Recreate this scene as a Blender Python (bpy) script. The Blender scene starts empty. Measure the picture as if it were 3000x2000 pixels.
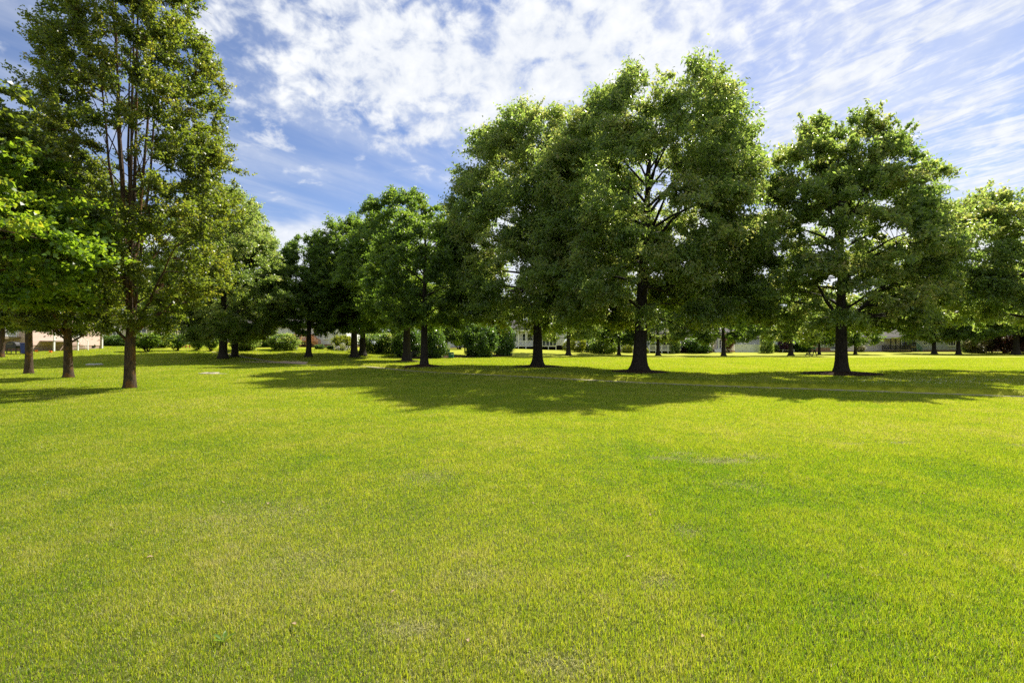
import bpy, math, random
import numpy as np
from mathutils import Vector, Matrix, Quaternion

S = bpy.context.scene
COL = S.collection
PI = math.pi

# ------------------------------------------------------------------ camera, light, sky, exposure
F = 1417.0                       # focal length in photo pixels (3000 wide)
CAMZ = 1.6
PITCH = math.atan(17.0 / F)
cam_d = bpy.data.cameras.new('camera')
cam_d.sensor_width = 36.0
cam_d.lens = 36.0 * F / 3000.0
cam_d.clip_start = 0.05
cam_d.clip_end = 3000.0
cam = bpy.data.objects.new('camera', cam_d)
COL.objects.link(cam)
cam.location = (0, 0, CAMZ)
cam.rotation_euler = (PI / 2 + PITCH, 0, 0)
S.camera = cam

S.view_settings.view_transform = 'Standard'
S.view_settings.look = 'None'
S.view_settings.gamma = 1.0
S.view_settings.exposure = 1.18
S.cycles.max_bounces = 8
S.cycles.diffuse_bounces = 4
S.cycles.glossy_bounces = 2
S.cycles.transmission_bounces = 4
S.cycles.transparent_max_bounces = 4
S.cycles.use_denoising = False

SUN = Vector((0.6, 0.8, 1.1)).normalized()          # towards the sun
SUN_EL = math.asin(SUN.z)
SUN_ROT = math.atan2(SUN.x, SUN.y)
sun_d = bpy.data.lights.new('sun', 'SUN')
sun_d.energy = 4.4
sun_d.angle = math.radians(0.5)
sun_d.color = (1.0, 0.93, 0.80)
sun = bpy.data.objects.new('sun', sun_d)
COL.objects.link(sun)
sun.rotation_euler = SUN.to_track_quat('Z', 'Y').to_euler()


class NT:
    """small helper round a node tree"""
    def __init__(s, tree):
        s.t = tree
        s.n = tree.nodes
        s.l = tree.links

    def new(s, typ, **kw):
        n = s.n.new(typ)
        for k, v in kw.items():
            setattr(n, k, v)
        return n

    def put(s, sock, v):
        if isinstance(v, bpy.types.NodeSocket):
            s.l.new(v, sock)
        elif isinstance(v, bpy.types.Node):
            s.l.new(v.outputs[0], sock)
        else:
            sock.default_value = v

    def m(s, op, a, b=None, c=None, clamp=False):
        n = s.new('ShaderNodeMath', operation=op, use_clamp=clamp)
        s.put(n.inputs[0], a)
        if b is not None:
            s.put(n.inputs[1], b)
        if c is not None:
            s.put(n.inputs[2], c)
        return n.outputs[0]

    def ss(s, e0, e1, x, lo=0.0, hi=1.0):
        n = s.new('ShaderNodeMapRange', interpolation_type='SMOOTHSTEP')
        s.put(n.inputs['Value'], x)
        n.inputs['From Min'].default_value = e0
        n.inputs['From Max'].default_value = e1
        n.inputs['To Min'].default_value = lo
        n.inputs['To Max'].default_value = hi
        return n.outputs['Result']

    def noise(s, vec, scale, detail=4.0, rough=0.55, dist=0.0, lac=2.0):
        n = s.new('ShaderNodeTexNoise')
        s.put(n.inputs['Vector'], vec)
        n.inputs['Scale'].default_value = scale
        n.inputs['Detail'].default_value = detail
        n.inputs['Roughness'].default_value = rough
        n.inputs['Distortion'].default_value = dist
        n.inputs['Lacunarity'].default_value = lac
        return n.outputs['Fac']

    def mapping(s, vec, loc=(0, 0, 0), rot=(0, 0, 0), scale=(1, 1, 1)):
        n = s.new('ShaderNodeMapping')
        s.put(n.inputs['Vector'], vec)
        n.inputs['Location'].default_value = loc
        n.inputs['Rotation'].default_value = rot
        n.inputs['Scale'].default_value = scale
        return n.outputs[0]

    def mix(s, fac, a, b, blend='MIX'):
        n = s.new('ShaderNodeMix', data_type='RGBA', blend_type=blend)
        s.put(n.inputs[0], fac)
        for sock, v in ((n.inputs[6], a), (n.inputs[7], b)):
            if isinstance(v, tuple) and len(v) == 3:
                v = v + (1.0,)
            s.put(sock, v)
        return n.outputs[2]

    def ramp(s, fac, stops):
        n = s.new('ShaderNodeValToRGB')
        s.put(n.inputs[0], fac)
        e = n.color_ramp.elements
        while len(e) < len(stops):
            e.new(0.5)
        for k, (p, c) in enumerate(stops):
            e[k].position = p
            e[k].color = tuple(c) + (1.0,)
        return n.outputs[0]

    def comb(s, x, y, z=0.0):
        n = s.new('ShaderNodeCombineXYZ')
        s.put(n.inputs[0], x)
        s.put(n.inputs[1], y)
        s.put(n.inputs[2], z)
        return n.outputs[0]


def build_world():
    w = bpy.data.worlds.new('World')
    S.world = w
    w.use_nodes = True
    t = NT(w.node_tree)
    t.n.clear()
    out = t.new('ShaderNodeOutputWorld')
    bg = t.new('ShaderNodeBackground')
    t.l.new(bg.outputs[0], out.inputs[0])
    bg.inputs['Strength'].default_value = 0.087
    sky = t.new('ShaderNodeTexSky', sky_type='NISHITA')
    sky.sun_disc = False
    sky.sun_elevation = SUN_EL
    sky.sun_rotation = SUN_ROT
    sky.altitude = 50
    sky.air_density = 1.0
    sky.dust_density = 0.3
    sky.ozone_density = 2.5
    tc = t.new('ShaderNodeTexCoord')
    sep = t.new('ShaderNodeSeparateXYZ')
    t.l.new(tc.outputs['Generated'], sep.inputs[0])
    x, y, z = sep.outputs
    zz = t.m('ADD', t.m('MAXIMUM', z, 0.0), 0.03)
    px = t.m('DIVIDE', x, zz)
    py = t.m('DIVIDE', y, zz)
    P = t.comb(px, py)
    warp = t.noise(P, 1.7, 3.0)
    # sheet of puffy altocumulus overhead
    wv = t.m('SUBTRACT', warp, 0.5)
    west = t.ss(-1.35, -0.35, t.m('ADD', px, t.m('MULTIPLY', wv, 1.6)))
    south = t.ss(2.0, 2.75, t.m('ADD', py, t.m('MULTIPLY', wv, 1.5)), 1.0, 0.0)
    front = t.ss(-0.4, 0.4, py)
    lim = t.ss(1.25, 0.45, t.m('ADD', px, t.m('MULTIPLY', wv, 1.0)))
    region = t.m('MAXIMUM', t.m('MULTIPLY', t.m('MULTIPLY', t.m('MULTIPLY', west, lim), south), front), t.ss(0.2, -0.6, py))  # last term: unseen cloud cover added behind the camera to brighten shaded sides
    big = t.noise(t.mapping(P, loc=(3.1, 7.7, 0)), 2.3, 3.0, 0.5)
    puff = t.noise(t.mapping(tc.outputs['Generated'], loc=(0.3, 0.4, 0.2), scale=(1, 1, 1.35)), 21.0, 5.0, 0.58, 0.25)
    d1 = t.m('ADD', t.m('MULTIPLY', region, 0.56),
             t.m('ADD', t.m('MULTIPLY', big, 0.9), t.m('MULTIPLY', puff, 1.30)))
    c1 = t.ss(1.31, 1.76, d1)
    # streaked cirrus to the right
    sv = t.mapping(P, rot=(0, 0, math.radians(64.0)))
    sv2 = t.mapping(t.mapping(sv, loc=(0, 0, 0)), scale=(1.15, 2.3, 1))
    st = t.noise(sv2, 1.5, 7.0, 0.62, 0.6)
    st2 = t.noise(t.mapping(sv2, loc=(4, 2, 0), scale=(1.6, 2.0, 1)), 2.2, 6.0, 0.62, 1.2)
    east = t.ss(0.2, 1.0, px)
    d2 = t.m('ADD', t.m('MULTIPLY', st, 0.50), t.m('ADD', t.m('MULTIPLY', st2, 0.45), t.m('MULTIPLY', puff, 0.18)))
    c2 = t.m('MULTIPLY', t.ss(0.49, 0.66, d2), t.m('MULTIPLY', east, 0.92))
    # veil: thin haze streaks to the left and everywhere a little
    vv = t.mapping(t.mapping(P, rot=(0, 0, math.radians(-60.0))), scale=(0.5, 2.0, 1))
    ve = t.noise(vv, 1.3, 5.0, 0.55, 0.4)
    c3 = t.m('MULTIPLY', t.ss(0.34, 0.74, ve), 0.44)
    c3b = t.m('MULTIPLY', t.ss(0.3, 1.0, px), t.ss(2.6, 1.2, px, 0.05, 0.22))
    # low far bank
    bank = t.noise(t.mapping(P, loc=(9.0, 2.0, 0), scale=(1.0, 0.6, 1)), 0.9, 6.0, 0.6)
    c4 = t.m('MULTIPLY', t.ss(2.9, 3.6, t.m('ADD', py, t.m('MULTIPLY', t.m('SUBTRACT', bank, 0.5), 2.4))), 0.88)
    # scattered flecks on the left
    fl = t.noise(t.mapping(P, loc=(5.2, 1.1, 0)), 2.3, 8.0, 0.64, 0.4)
    c5 = t.m('MULTIPLY', t.ss(0.56, 0.72, fl), 0.85)
    one = lambda v: t.m('SUBTRACT', 1.0, v, clamp=True)
    keep = one(c1)
    for c in (c2, c3, c3b, c4, c5):
        keep = t.m('MULTIPLY', keep, one(c))
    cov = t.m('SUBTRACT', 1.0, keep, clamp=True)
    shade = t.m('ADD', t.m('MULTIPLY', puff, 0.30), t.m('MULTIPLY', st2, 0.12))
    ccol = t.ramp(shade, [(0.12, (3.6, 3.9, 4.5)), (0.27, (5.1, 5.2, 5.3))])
    tint = t.mix(1.0, sky.outputs[0], (0.64, 0.62, 0.70, 1.0), 'MULTIPLY')
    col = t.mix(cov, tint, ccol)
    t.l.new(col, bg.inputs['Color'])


build_world()

# ------------------------------------------------------------------ terrain


def sst(e0, e1, x):
    t = np.clip((np.asarray(x, float) - e0) / (e1 - e0), 0, 1)
    return t * t * (3 - 2 * t)


PATH = np.array([(-40.0, 60.0), (-25.0, 50.5), (-14.5, 40.6), (-8.5, 34.6), (0.9, 25.6), (6.2, 21.7),
                 (10.2, 18.7), (16.4, 15.5), (24.0, 12.9), (40.0, 9.5)])


def _smooth(p, n=3):
    for _ in range(n):
        q = [p[0]]
        for a, b in zip(p[:-1], p[1:]):
            q += [a * .75 + b * .25, a * .25 + b * .75]
        q.append(p[-1])
        p = np.array(q)
    return p


PATHS = _smooth(PATH, 2)


def path_sd(x, y):
    """signed distance to the footpath, positive on its far side"""
    x = np.asarray(x, float)
    y = np.asarray(y, float)
    best = np.full(x.shape, 1e9)
    sg = np.zeros(x.shape)
    for a, b in zip(PATHS[:-1], PATHS[1:]):
        d = b - a
        L2 = (d ** 2).sum()
        t = np.clip(((x - a[0]) * d[0] + (y - a[1]) * d[1]) / L2, 0, 1)
        dx = x - (a[0] + t * d[0])
        dy = y - (a[1] + t * d[1])
        dd = np.hypot(dx, dy)
        cr = d[0] * dy - d[1] * dx
        k = dd < best
        best = np.where(k, dd, best)
        sg = np.where(k, np.sign(cr), sg)
    return best * sg


PW = 0.36      # path half width


def terrain(x, y, path=True):
    x = np.asarray(x, float)
    y = np.asarray(y, float)
    u = 0.8 * y - 0.6 * x
    z = 1.2 * sst(50, 71, u) + 0.95 * sst(70, 92, u) * sst(-18, -42, x)
    z = z * sst(35, -5, x - 0.0 * y) + 0.42 * sst(91, 104, y) * sst(-5, 35, x)
    z = z + 0.035 * np.sin(x * 0.31 + 1.0) * np.sin(y * 0.27 + 0.4) * sst(2, 12, y)
    z = z + 0.16 * np.exp(-(((x + 15.5) / 6.0) ** 2 + ((y - 37) / 3.5) ** 2))
    if path:
        sd = path_sd(x, y)
        z = z + 0.18 * sst(PW - 0.02, PW + 0.16, sd) - 0.02 * sst(PW + 0.1, PW - 0.1, np.abs(sd))
    return z


def ray(px, py):
    dx = (px - 1500.0) / F
    dz = (1000.0 - py) / F
    c, s = math.cos(PITCH), math.sin(PITCH)
    return dx, c - dz * s, s + dz * c


def ground_hit(px, py):
    dx, dy, dz = ray(px, py)
    ts = np.arange(1.5, 160, 0.02)
    z = CAMZ + dz * ts
    g = terrain(dx * ts, dy * ts)
    k = np.argmax(z <= g)
    if z[k] > g[k]:
        k = len(ts) - 1
    t = ts[k]
    return float(dx * t), float(dy * t), float(g[k])


def at(px, Y):
    """world X of photo column px at distance Y"""
    return (px - 1500.0) / F * Y


def zat(py, Y):
    dx, dy, dz = ray(1500, py)
    return CAMZ + dz / dy * Y


def gz(x, y):
    return float(terrain(x, y))


# ------------------------------------------------------------------ object helpers
def tag(o, label=None, cat=None, group=None, kind=None):
    if label:
        o['label'] = label
    if cat:
        o['category'] = cat
    if group:
        o['group'] = group
    if kind:
        o['kind'] = kind
    return o


def empty(name, loc=(0, 0, 0), rz=0.0):
    o = bpy.data.objects.new(name, None)
    COL.objects.link(o)
    o.location = loc
    o.rotation_euler = (0, 0, rz)
    o.empty_display_size = 0.2
    return o


def link(name, me, mat=None, parent=None, smooth=False):
    o = bpy.data.objects.new(name, me)
    COL.objects.link(o)
    if mat is not None and not me.materials:
        me.materials.append(mat)
    if parent is not None:
        o.parent = parent
    if smooth:
        me.polygons.foreach_set('use_smooth', np.ones(len(me.polygons), bool))
    return o


def np_mesh(name, verts, loops, starts, attrs=None):
    me = bpy.data.meshes.new(name)
    verts = np.ascontiguousarray(verts, np.float32)
    me.vertices.add(len(verts))
    me.vertices.foreach_set('co', verts.ravel())
    me.loops.add(len(loops))
    me.loops.foreach_set('vertex_index', np.ascontiguousarray(loops, np.int32))
    me.polygons.add(len(starts))
    me.polygons.foreach_set('loop_start', np.ascontiguousarray(starts, np.int32))
    for k, v in (attrs or {}).items():
        a = me.attributes.new(k, 'FLOAT', 'POINT')
        a.data.foreach_set('value', np.ascontiguousarray(v, np.float32))
    me.update(calc_edges=True)
    return me


class MB:
    """collects boxes, bars, tubes and prisms into one mesh"""
    def __init__(s):
        s.v = []
        s.f = []

    def add(s, vs, fs):
        b = len(s.v)
        s.v += [tuple(v) for v in vs]
        s.f += [tuple(i + b for i in f) for f in fs]
        return s

    def box(s, x0, x1, y0, y1, z0, z1):
        vs = [(x0, y0, z0), (x1, y0, z0), (x1, y1, z0), (x0, y1, z0), (x0, y0, z1), (x1, y0, z1), (x1, y1, z1), (x0, y1, z1)]
        return s.add(vs, [(3, 2, 1, 0), (4, 5, 6, 7), (0, 1, 5, 4), (1, 2, 6, 5), (2, 3, 7, 6), (3, 0, 4, 7)])

    def bar(s, a, b, w, h=None):
        a, b = Vector(a), Vector(b)
        h = h or w
        d = (b - a).normalized()
        u = d.cross(Vector((0, 0, 1)))
        if u.length < 1e-3:
            u = Vector((1, 0, 0))
        u.normalize()
        n = u.cross(d)
        vs = []
        for p in (a, b):
            for su, sn in ((-1, -1), (1, -1), (1, 1), (-1, 1)):
                vs.append(p + u * su * w / 2 + n * sn * h / 2)
        return s.add(vs, [(3, 2, 1, 0), (4, 5, 6, 7), (0, 1, 5, 4), (1, 2, 6, 5), (2, 3, 7, 6), (3, 0, 4, 7)])

    def tube(s, pts, radii, n=8, cap=True):
        v, f = tube_np(np.array([tuple(p) for p in pts], float), np.array(radii, float), n)
        s.add(v.tolist(), f)
        if cap:
            b = len(s.v)
            s.f.append(tuple(range(b - len(v), b - len(v) + n))[::-1])
            s.f.append(tuple(range(b - n, b)))
        return s

    def ring(s, c, axis, R, r, n=16, k=6):
        c = Vector(c)
        q = Vector((0, 0, 1)).rotation_difference(Vector(axis).normalized())
        vs, fs = [], []
        for i in range(n):
            a = 2 * PI * i / n
            for j in range(k):
                b = 2 * PI * j / k
                p = Vector(((R + r * math.cos(b)) * math.cos(a), (R + r * math.cos(b)) * math.sin(a), r * math.sin(b)))
                vs.append(c + q @ p)
        for i in range(n):
            for j in range(k):
                fs.append((i * k + j, ((i + 1) % n) * k + j, ((i + 1) % n) * k + (j + 1) % k, i * k + (j + 1) % k))
        return s.add(vs, fs)

    def build(s, name, mat=None, parent=None, bevel=0.0, smooth=False):
        me = bpy.data.meshes.new(name)
        me.from_pydata(s.v, [], s.f)
        me.update()
        o = link(name, me, mat, parent, smooth)
        if bevel:
            m = o.modifiers.new('bevel', 'BEVEL')
            m.width = bevel
            m.segments = 2
            m.limit_method = 'ANGLE'
        return o


def tube_np(pts, radii, n):
    k = len(pts)
    d = np.gradient(pts, axis=0)
    d /= np.linalg.norm(d, axis=1, keepdims=True) + 1e-9
    ref = np.array([0.0, 0.0, 1.0]) if abs(d[0, 2]) < 0.9 else np.array([1.0, 0.0, 0.0])
    u = np.cross(d, ref)
    u /= np.linalg.norm(u, axis=1, keepdims=True) + 1e-9
    w = np.cross(d, u)
    a = np.arange(n) * 2 * PI / n
    ring = np.cos(a)[None, :, None] * u[:, None, :] + np.sin(a)[None, :, None] * w[:, None, :]
    v = (pts[:, None, :] + ring * radii[:, None, None]).reshape(-1, 3)
    f = []
    for i in range(k - 1):
        for j in range(n):
            f.append((i * n + j, i * n + (j + 1) % n, (i + 1) * n + (j + 1) % n, (i + 1) * n + j))
    return v, f


# ------------------------------------------------------------------ materials
MAT = {}


def mat_new(name):
    m = bpy.data.materials.new(name)
    m.use_nodes = True
    t = NT(m.node_tree)
    t.n.clear()
    out = t.new('ShaderNodeOutputMaterial')
    MAT[name] = m
    return m, t, out


def principled(t, col, rough=0.6, spec=0.3, metal=0.0):
    b = t.new('ShaderNodeBsdfPrincipled')
    if isinstance(col, tuple) and len(col) == 3:
        col = col + (1.0,)
    t.put(b.inputs['Base Color'], col)
    t.put(b.inputs['Roughness'], rough)
    b.inputs['Specular IOR Level'].default_value = spec
    b.inputs['Metallic'].default_value = metal
    return b


def simple(name, col, rough=0.6, spec=0.3, metal=0.0, var=0.15, scale=3.0, bump=0.0):
    m, t, out = mat_new(name)
    tc = t.new('ShaderNodeTexCoord')
    n = t.noise(tc.outputs['Object'], scale, 5.0, 0.6)
    c = t.mix(n, tuple(v * (1 - var) for v in col), tuple(min(1, v * (1 + var)) for v in col))
    b = principled(t, c, rough, spec, metal)
    if bump:
        bp = t.new('ShaderNodeBump')
        bp.inputs['Strength'].default_value = bump
        bp.inputs['Distance'].default_value = 0.02
        t.put(bp.inputs['Height'], t.noise(tc.outputs['Object'], scale * 8, 4.0))
        t.l.new(bp.outputs[0], b.inputs['Normal'])
    t.l.new(b.outputs[0], out.inputs[0])
    return m


def leaf_mat(name, stops, trans, tfac=0.45, rough=0.42, spec=0.35):
    """stops: reflect colours over the leaf's own random value; trans: transmitted colours"""
    m, t, out = mat_new(name)
    at_ = t.new('ShaderNodeAttribute', attribute_name='var')
    v = at_.outputs['Fac']
    geo = t.new('ShaderNodeNewGeometry')
    big = t.noise(geo.outputs['Position'], 0.45, 2.0)
    vv = t.m('ADD', v, t.m('MULTIPLY', t.m('SUBTRACT', big, 0.5), 0.5), clamp=True)
    c = t.ramp(vv, stops)
    tr = t.ramp(vv, trans)
    b = principled(t, c, rough, spec)
    tl = t.new('ShaderNodeBsdfTranslucent')
    t.put(tl.inputs['Color'], tr)
    mx = t.new('ShaderNodeMixShader')
    mx.inputs[0].default_value = tfac
    t.l.new(b.outputs[0], mx.inputs[1])
    t.l.new(tl.outputs[0], mx.inputs[2])
    t.l.new(mx.outputs[0], out.inputs[0])
    return m


def bark_mat(name, c0, c1, lichen=None):
    m, t, out = mat_new(name)
    tc = t.new('ShaderNodeTexCoord')
    o = tc.outputs['Object']
    fur = t.noise(t.mapping(o, scale=(9, 9, 1.6)), 2.2, 6.0, 0.65, 0.3)
    c = t.ramp(fur, [(0.32, c0), (0.68, c1)])
    if lichen:
        ln = t.noise(t.mapping(o, scale=(1, 1, 0.6)), 3.0, 5.0, 0.65)
        c = t.mix(t.m('MULTIPLY', t.ss(0.5, 0.62, ln), 0.8), c, lichen)
    b = principled(t, c, 0.9, 0.12)
    bp = t.new('ShaderNodeBump')
    bp.inputs['Strength'].default_value = 0.9
    bp.inputs['Distance'].default_value = 0.04
    t.put(bp.inputs['Height'], fur)
    t.l.new(bp.outputs[0], b.inputs['Normal'])
    t.l.new(b.outputs[0], out.inputs[0])
    return m


leaf_mat('oak_leaf', [(0.0, (0.046, 0.082, 0.032)), (0.55, (0.100, 0.154, 0.050)), (0.88, (0.18, 0.205, 0.085)), (1.0, (0.23, 0.20, 0.09))],
         [(0.0, (0.20, 0.38, 0.046)), (0.6, (0.46, 0.61, 0.095)), (1.0, (0.74, 0.68, 0.17))], 0.52, 0.38, 0.5)
leaf_mat('linden_leaf', [(0.0, (0.030, 0.062, 0.021)), (0.6, (0.058, 0.100, 0.030)), (1.0, (0.12, 0.165, 0.042))],
         [(0.0, (0.15, 0.31, 0.028)), (0.7, (0.35, 0.53, 0.048)), (1.0, (0.58, 0.66, 0.07))], 0.48, 0.42, 0.4)
leaf_mat('pear_leaf', [(0.0, (0.030, 0.056, 0.018)), (0.6, (0.062, 0.090, 0.026)), (0.95, (0.115, 0.13, 0.032)), (1.0, (0.16, 0.12, 0.035))],
         [(0.0, (0.16, 0.27, 0.020)), (0.65, (0.35, 0.44, 0.032)), (1.0, (0.58, 0.50, 0.05))], 0.48, 0.40, 0.45)
leaf_mat('maple_leaf', [(0.0, (0.042, 0.095, 0.020)), (0.6, (0.085, 0.155, 0.028)), (0.95, (0.15, 0.20, 0.038)), (1.0, (0.22, 0.14, 0.035))],
         [(0.0, (0.22, 0.44, 0.018)), (0.7, (0.46, 0.62, 0.030)), (1.0, (0.68, 0.60, 0.04))], 0.52, 0.40, 0.45)
leaf_mat('red_leaf', [(0.0, (0.035, 0.022, 0.02)), (1.0, (0.08, 0.035, 0.03))], [(0.0, (0.10, 0.03, 0.02)), (1.0, (0.2, 0.06, 0.03))], 0.35)
leaf_mat('holly_leaf', [(0.0, (0.03, 0.07, 0.02)), (1.0, (0.09, 0.16, 0.04))], [(0.0, (0.14, 0.30, 0.03)), (1.0, (0.34, 0.52, 0.06))], 0.38, 0.32, 0.55)
leaf_mat('yellow_leaf', [(0.0, (0.09, 0.13, 0.015)), (1.0, (0.22, 0.26, 0.03))], [(0.0, (0.3, 0.38, 0.02)), (1.0, (0.5, 0.52, 0.04))], 0.45)
leaf_mat('pale_leaf', [(0.0, (0.10, 0.12, 0.05)), (0.5, (0.22, 0.2, 0.10)), (1.0, (0.5, 0.42, 0.28))], [(0.0, (0.25, 0.3, 0.1)), (1.0, (0.5, 0.45, 0.25))], 0.35)
leaf_mat('pink_leaf', [(0.0, (0.04, 0.06, 0.025)), (0.5, (0.12, 0.06, 0.05)), (1.0, (0.55, 0.2, 0.28))], [(0.0, (0.15, 0.15, 0.04)), (1.0, (0.5, 0.2, 0.22))], 0.35)
leaf_mat('purple_leaf', [(0.0, (0.03, 0.03, 0.03)), (0.5, (0.08, 0.03, 0.07)), (1.0, (0.22, 0.06, 0.2))], [(0.0, (0.1, 0.08, 0.05)), (1.0, (0.25, 0.08, 0.2))], 0.3)
bark_mat('oak_bark', (0.016, 0.014, 0.012), (0.056, 0.048, 0.041))
bark_mat('pear_bark', (0.030, 0.022, 0.016), (0.115, 0.080, 0.054), (0.17, 0.085, 0.028))
bark_mat('pale_bark', (0.10, 0.075, 0.05), (0.26, 0.20, 0.14))

# ------------------------------------------------------------------ trees
def prof_fn(tab):
    a = np.array(tab, float)
    return lambda t: np.interp(t, a[:, 0], a[:, 1])


def tree_meshes(seed, H, hb, tab, n1=34, boughs=400, twigs=9, leaves=150000, llen=0.16, lw=0.075, r0=0.38, el=(0, 62),
                stems=0, lean=(0, 0), droop=0.10, bs=0.85, flare=0.9, sticks=0.0, lobes=0.13, lowlimb=None, hang=0.25, gap=0.0,
                up=0.0, flat=0.6, inner=0.35, reach=0.8):
    """wood and leaf arrays of one tree: trunk, limbs, boughs and twigs; leaves sit in sprays at the twigs"""
    rg = np.random.default_rng(seed)
    prof = prof_fn(tab)
    ph = rg.uniform(0, 2 * PI, 9)
    am = rg.uniform(0.4, 1.0, 6)

    def lob(az, t):
        s = 0
        for k in range(6):
            s = s + am[k] * np.sin((k % 3 + 1) * az + ph[k] + 5.0 * t * (k - 2))
        return 1 + lobes * s / 1.6

    V, Fc = [], []
    cnt = 0

    def put(pts, rad, n):
        nonlocal cnt
        v, f = tube_np(np.asarray(pts, float), np.asarray(rad, float), n)
        V.append(v)
        Fc.append(np.array(f, np.int64) + cnt)
        cnt += len(v)

    # trunk
    top = H * 0.92
    zs = np.concatenate([[0, 0.08, 0.2, 0.4, 0.7, 1.1], np.linspace(1.6, top, 16)])
    wob = np.cumsum(rg.normal(0, 1, (len(zs), 2)), axis=0) * 0.026 * np.sqrt(H / 15)
    wob[:9] = wob[0] + (wob[:9] - wob[0]) * 0.25
    wob[9:] += wob[8] - (wob[9] * 0.5 + wob[8] * 0.5)
    ax = np.stack([lean[0] * zs + wob[:, 0] - wob[0, 0], lean[1] * zs + wob[:, 1] - wob[0, 1], zs], 1)
    rad = r0 * ((1 - zs / top) * 0.95 + 0.05) ** 0.9 * (1 + flare * np.exp(-zs / 0.28))
    if stems:
        kz = zs <= hb + 1.2
        tz = np.append(zs[kz], hb + 1.2)
        ax2 = np.stack([np.interp(tz, zs, ax[:, i]) for i in range(3)], 1)
        rt = np.interp(tz, zs, rad)
        rt = np.where(tz > hb, rt * 0.8, rt)
    else:
        ax2, rt = ax.copy(), rad
    ax2[0, 2] -= 0.15
    put(ax2, rt, 14)

    def trunk_at(z):
        return np.array([np.interp(z, zs, ax[:, 0]), np.interp(z, zs, ax[:, 1]), z]), float(np.interp(z, zs, rad))

    axes = []
    for i in range(stems):
        az = 2 * PI * i / stems + rg.uniform(-.4, .4)
        p0, rr = trunk_at(hb * rg.uniform(0.75, 1.15))
        hh = H * (rg.uniform(0.72, 0.99) if i else 0.97)
        k = (0.15 + 0.5 * rg.random()) if i else 0.05
        rt = prof(min(0.9, (hh - hb) / (H - hb) * 0.6)) * k
        n = 12
        tt = np.linspace(0, 1, n)
        out = rt * (1 - (1 - tt) ** 1.7)
        pts = np.stack([p0[0] + math.cos(az) * out + rg.normal(0, .05, n).cumsum() * .5,
                        p0[1] + math.sin(az) * out + rg.normal(0, .05, n).cumsum() * .5,
                        p0[2] + (hh * 0.94 - p0[2]) * tt], 1)
        pts[0] = p0
        rs = rr * rg.uniform(0.36, 0.52) * (1 - tt * 0.9)
        put(pts, rs, 8)
        axes.append((pts, rs))

    def axis_pick(z, i):
        if not axes:
            return trunk_at(z)
        pts, rs = axes[i % len(axes)]
        z = max(min(z, pts[-1, 2] - 0.2), pts[1, 2])
        return np.array([np.interp(z, pts[:, 2], pts[:, k]) for k in range(3)]), float(np.interp(z, pts[:, 2], rs))

    limbs = []
    az = rg.uniform(0, 6.28)
    for i in range(n1):
        t = ((i + rg.uniform(0.1, 0.9)) / n1) ** 0.95
        az += 2.39996 + rg.normal(0, 0.3)
        z0 = hb * 0.95 + (H * 0.88 - hb * 0.95) * t
        p0, rr = axis_pick(z0, i)
        z0 = p0[2]
        e = math.radians(el[0] + (el[1] - el[0]) * t ** 0.7 + rg.normal(0, 8))
        amp = float(lob(az, t)) * rg.uniform(0.75, 1.0) * reach
        L = prof(max(0, (z0 - hb) / (H - hb))) * amp
        for _ in range(5):
            tt = (z0 + L * math.sin(e) - hb) / (H - hb)
            R = float(prof(min(max(tt, 0), 1))) * amp * (0.4 if tt > 1 else 1)
            L = 0.5 * L + 0.5 * max(0.5, R) / max(0.25, math.cos(e))
        d = np.array([math.cos(az) * math.cos(e), math.sin(az) * math.cos(e), math.sin(e)])
        tip = p0 + d * L
        if axes:
            c, _ = trunk_at(min(tip[2], top))
            v = tip[:2] - c[:2]
            rmax = float(prof(min(max((tip[2] - hb) / (H - hb), 0), 1))) * amp
            nv = np.linalg.norm(v) + 1e-6
            if nv > rmax:
                tip[:2] = c[:2] + v / nv * rmax
        n = 8
        s = np.linspace(0, 1, n)[:, None]
        mid = p0 + d * L * 0.5 + np.array([0, 0, L * (0.12 if e < 0.9 else 0.02)]) + rg.normal(0, 0.05 * L, 3)
        pts = (1 - s) ** 2 * p0 + 2 * s * (1 - s) * mid + s ** 2 * tip
        pts[:, 2] -= droop * L * s[:, 0] ** 2.5 * max(0.0, math.cos(e))
        pts[1:] += rg.normal(0, 0.018 * L, (n - 1, 3)) * s[1:]
        rl = min(rr * 0.5, 0.018 + 0.017 * L) * (1 - 0.85 * s[:, 0])
        put(pts, rl, 6)
        limbs.append((pts, rl))
    for (az_, z0, e_, L_, r_) in (lowlimb or ()):
        p0, rr = trunk_at(z0)
        e = math.radians(e_)
        d = np.array([math.cos(az_) * math.cos(e), math.sin(az_) * math.cos(e), math.sin(e)])
        s = np.linspace(0, 1, 9)[:, None]
        pts = p0 + d * L_ * s + np.array([0, 0, 1.0]) * (L_ * 0.12) * s ** 2
        pts[1:] += rg.normal(0, .03, (8, 3)) * s[1:]
        put(pts, r_ * (1 - 0.85 * s[:, 0]), 8)
        limbs.append((pts, r_ * (1 - 0.85 * s[:, 0])))
    # points a bough may spring from
    LP = np.concatenate([p[2:] for p, r in limbs] + [a[0][3:] for a in axes] + ([] if axes else [ax[(zs > hb)]]))
    LR = np.concatenate([r[2:] for p, r in limbs] + [a[1][3:] for a in axes] + ([] if axes else [rad[(zs > hb)]]))
    LI = np.array(range(len(LP)))

    # bough ends spread through the crown's volume, more of them near its surface
    tz_ = np.linspace(0, 1, 60)
    wz = prof(tz_) + 0.35
    T = []
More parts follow.
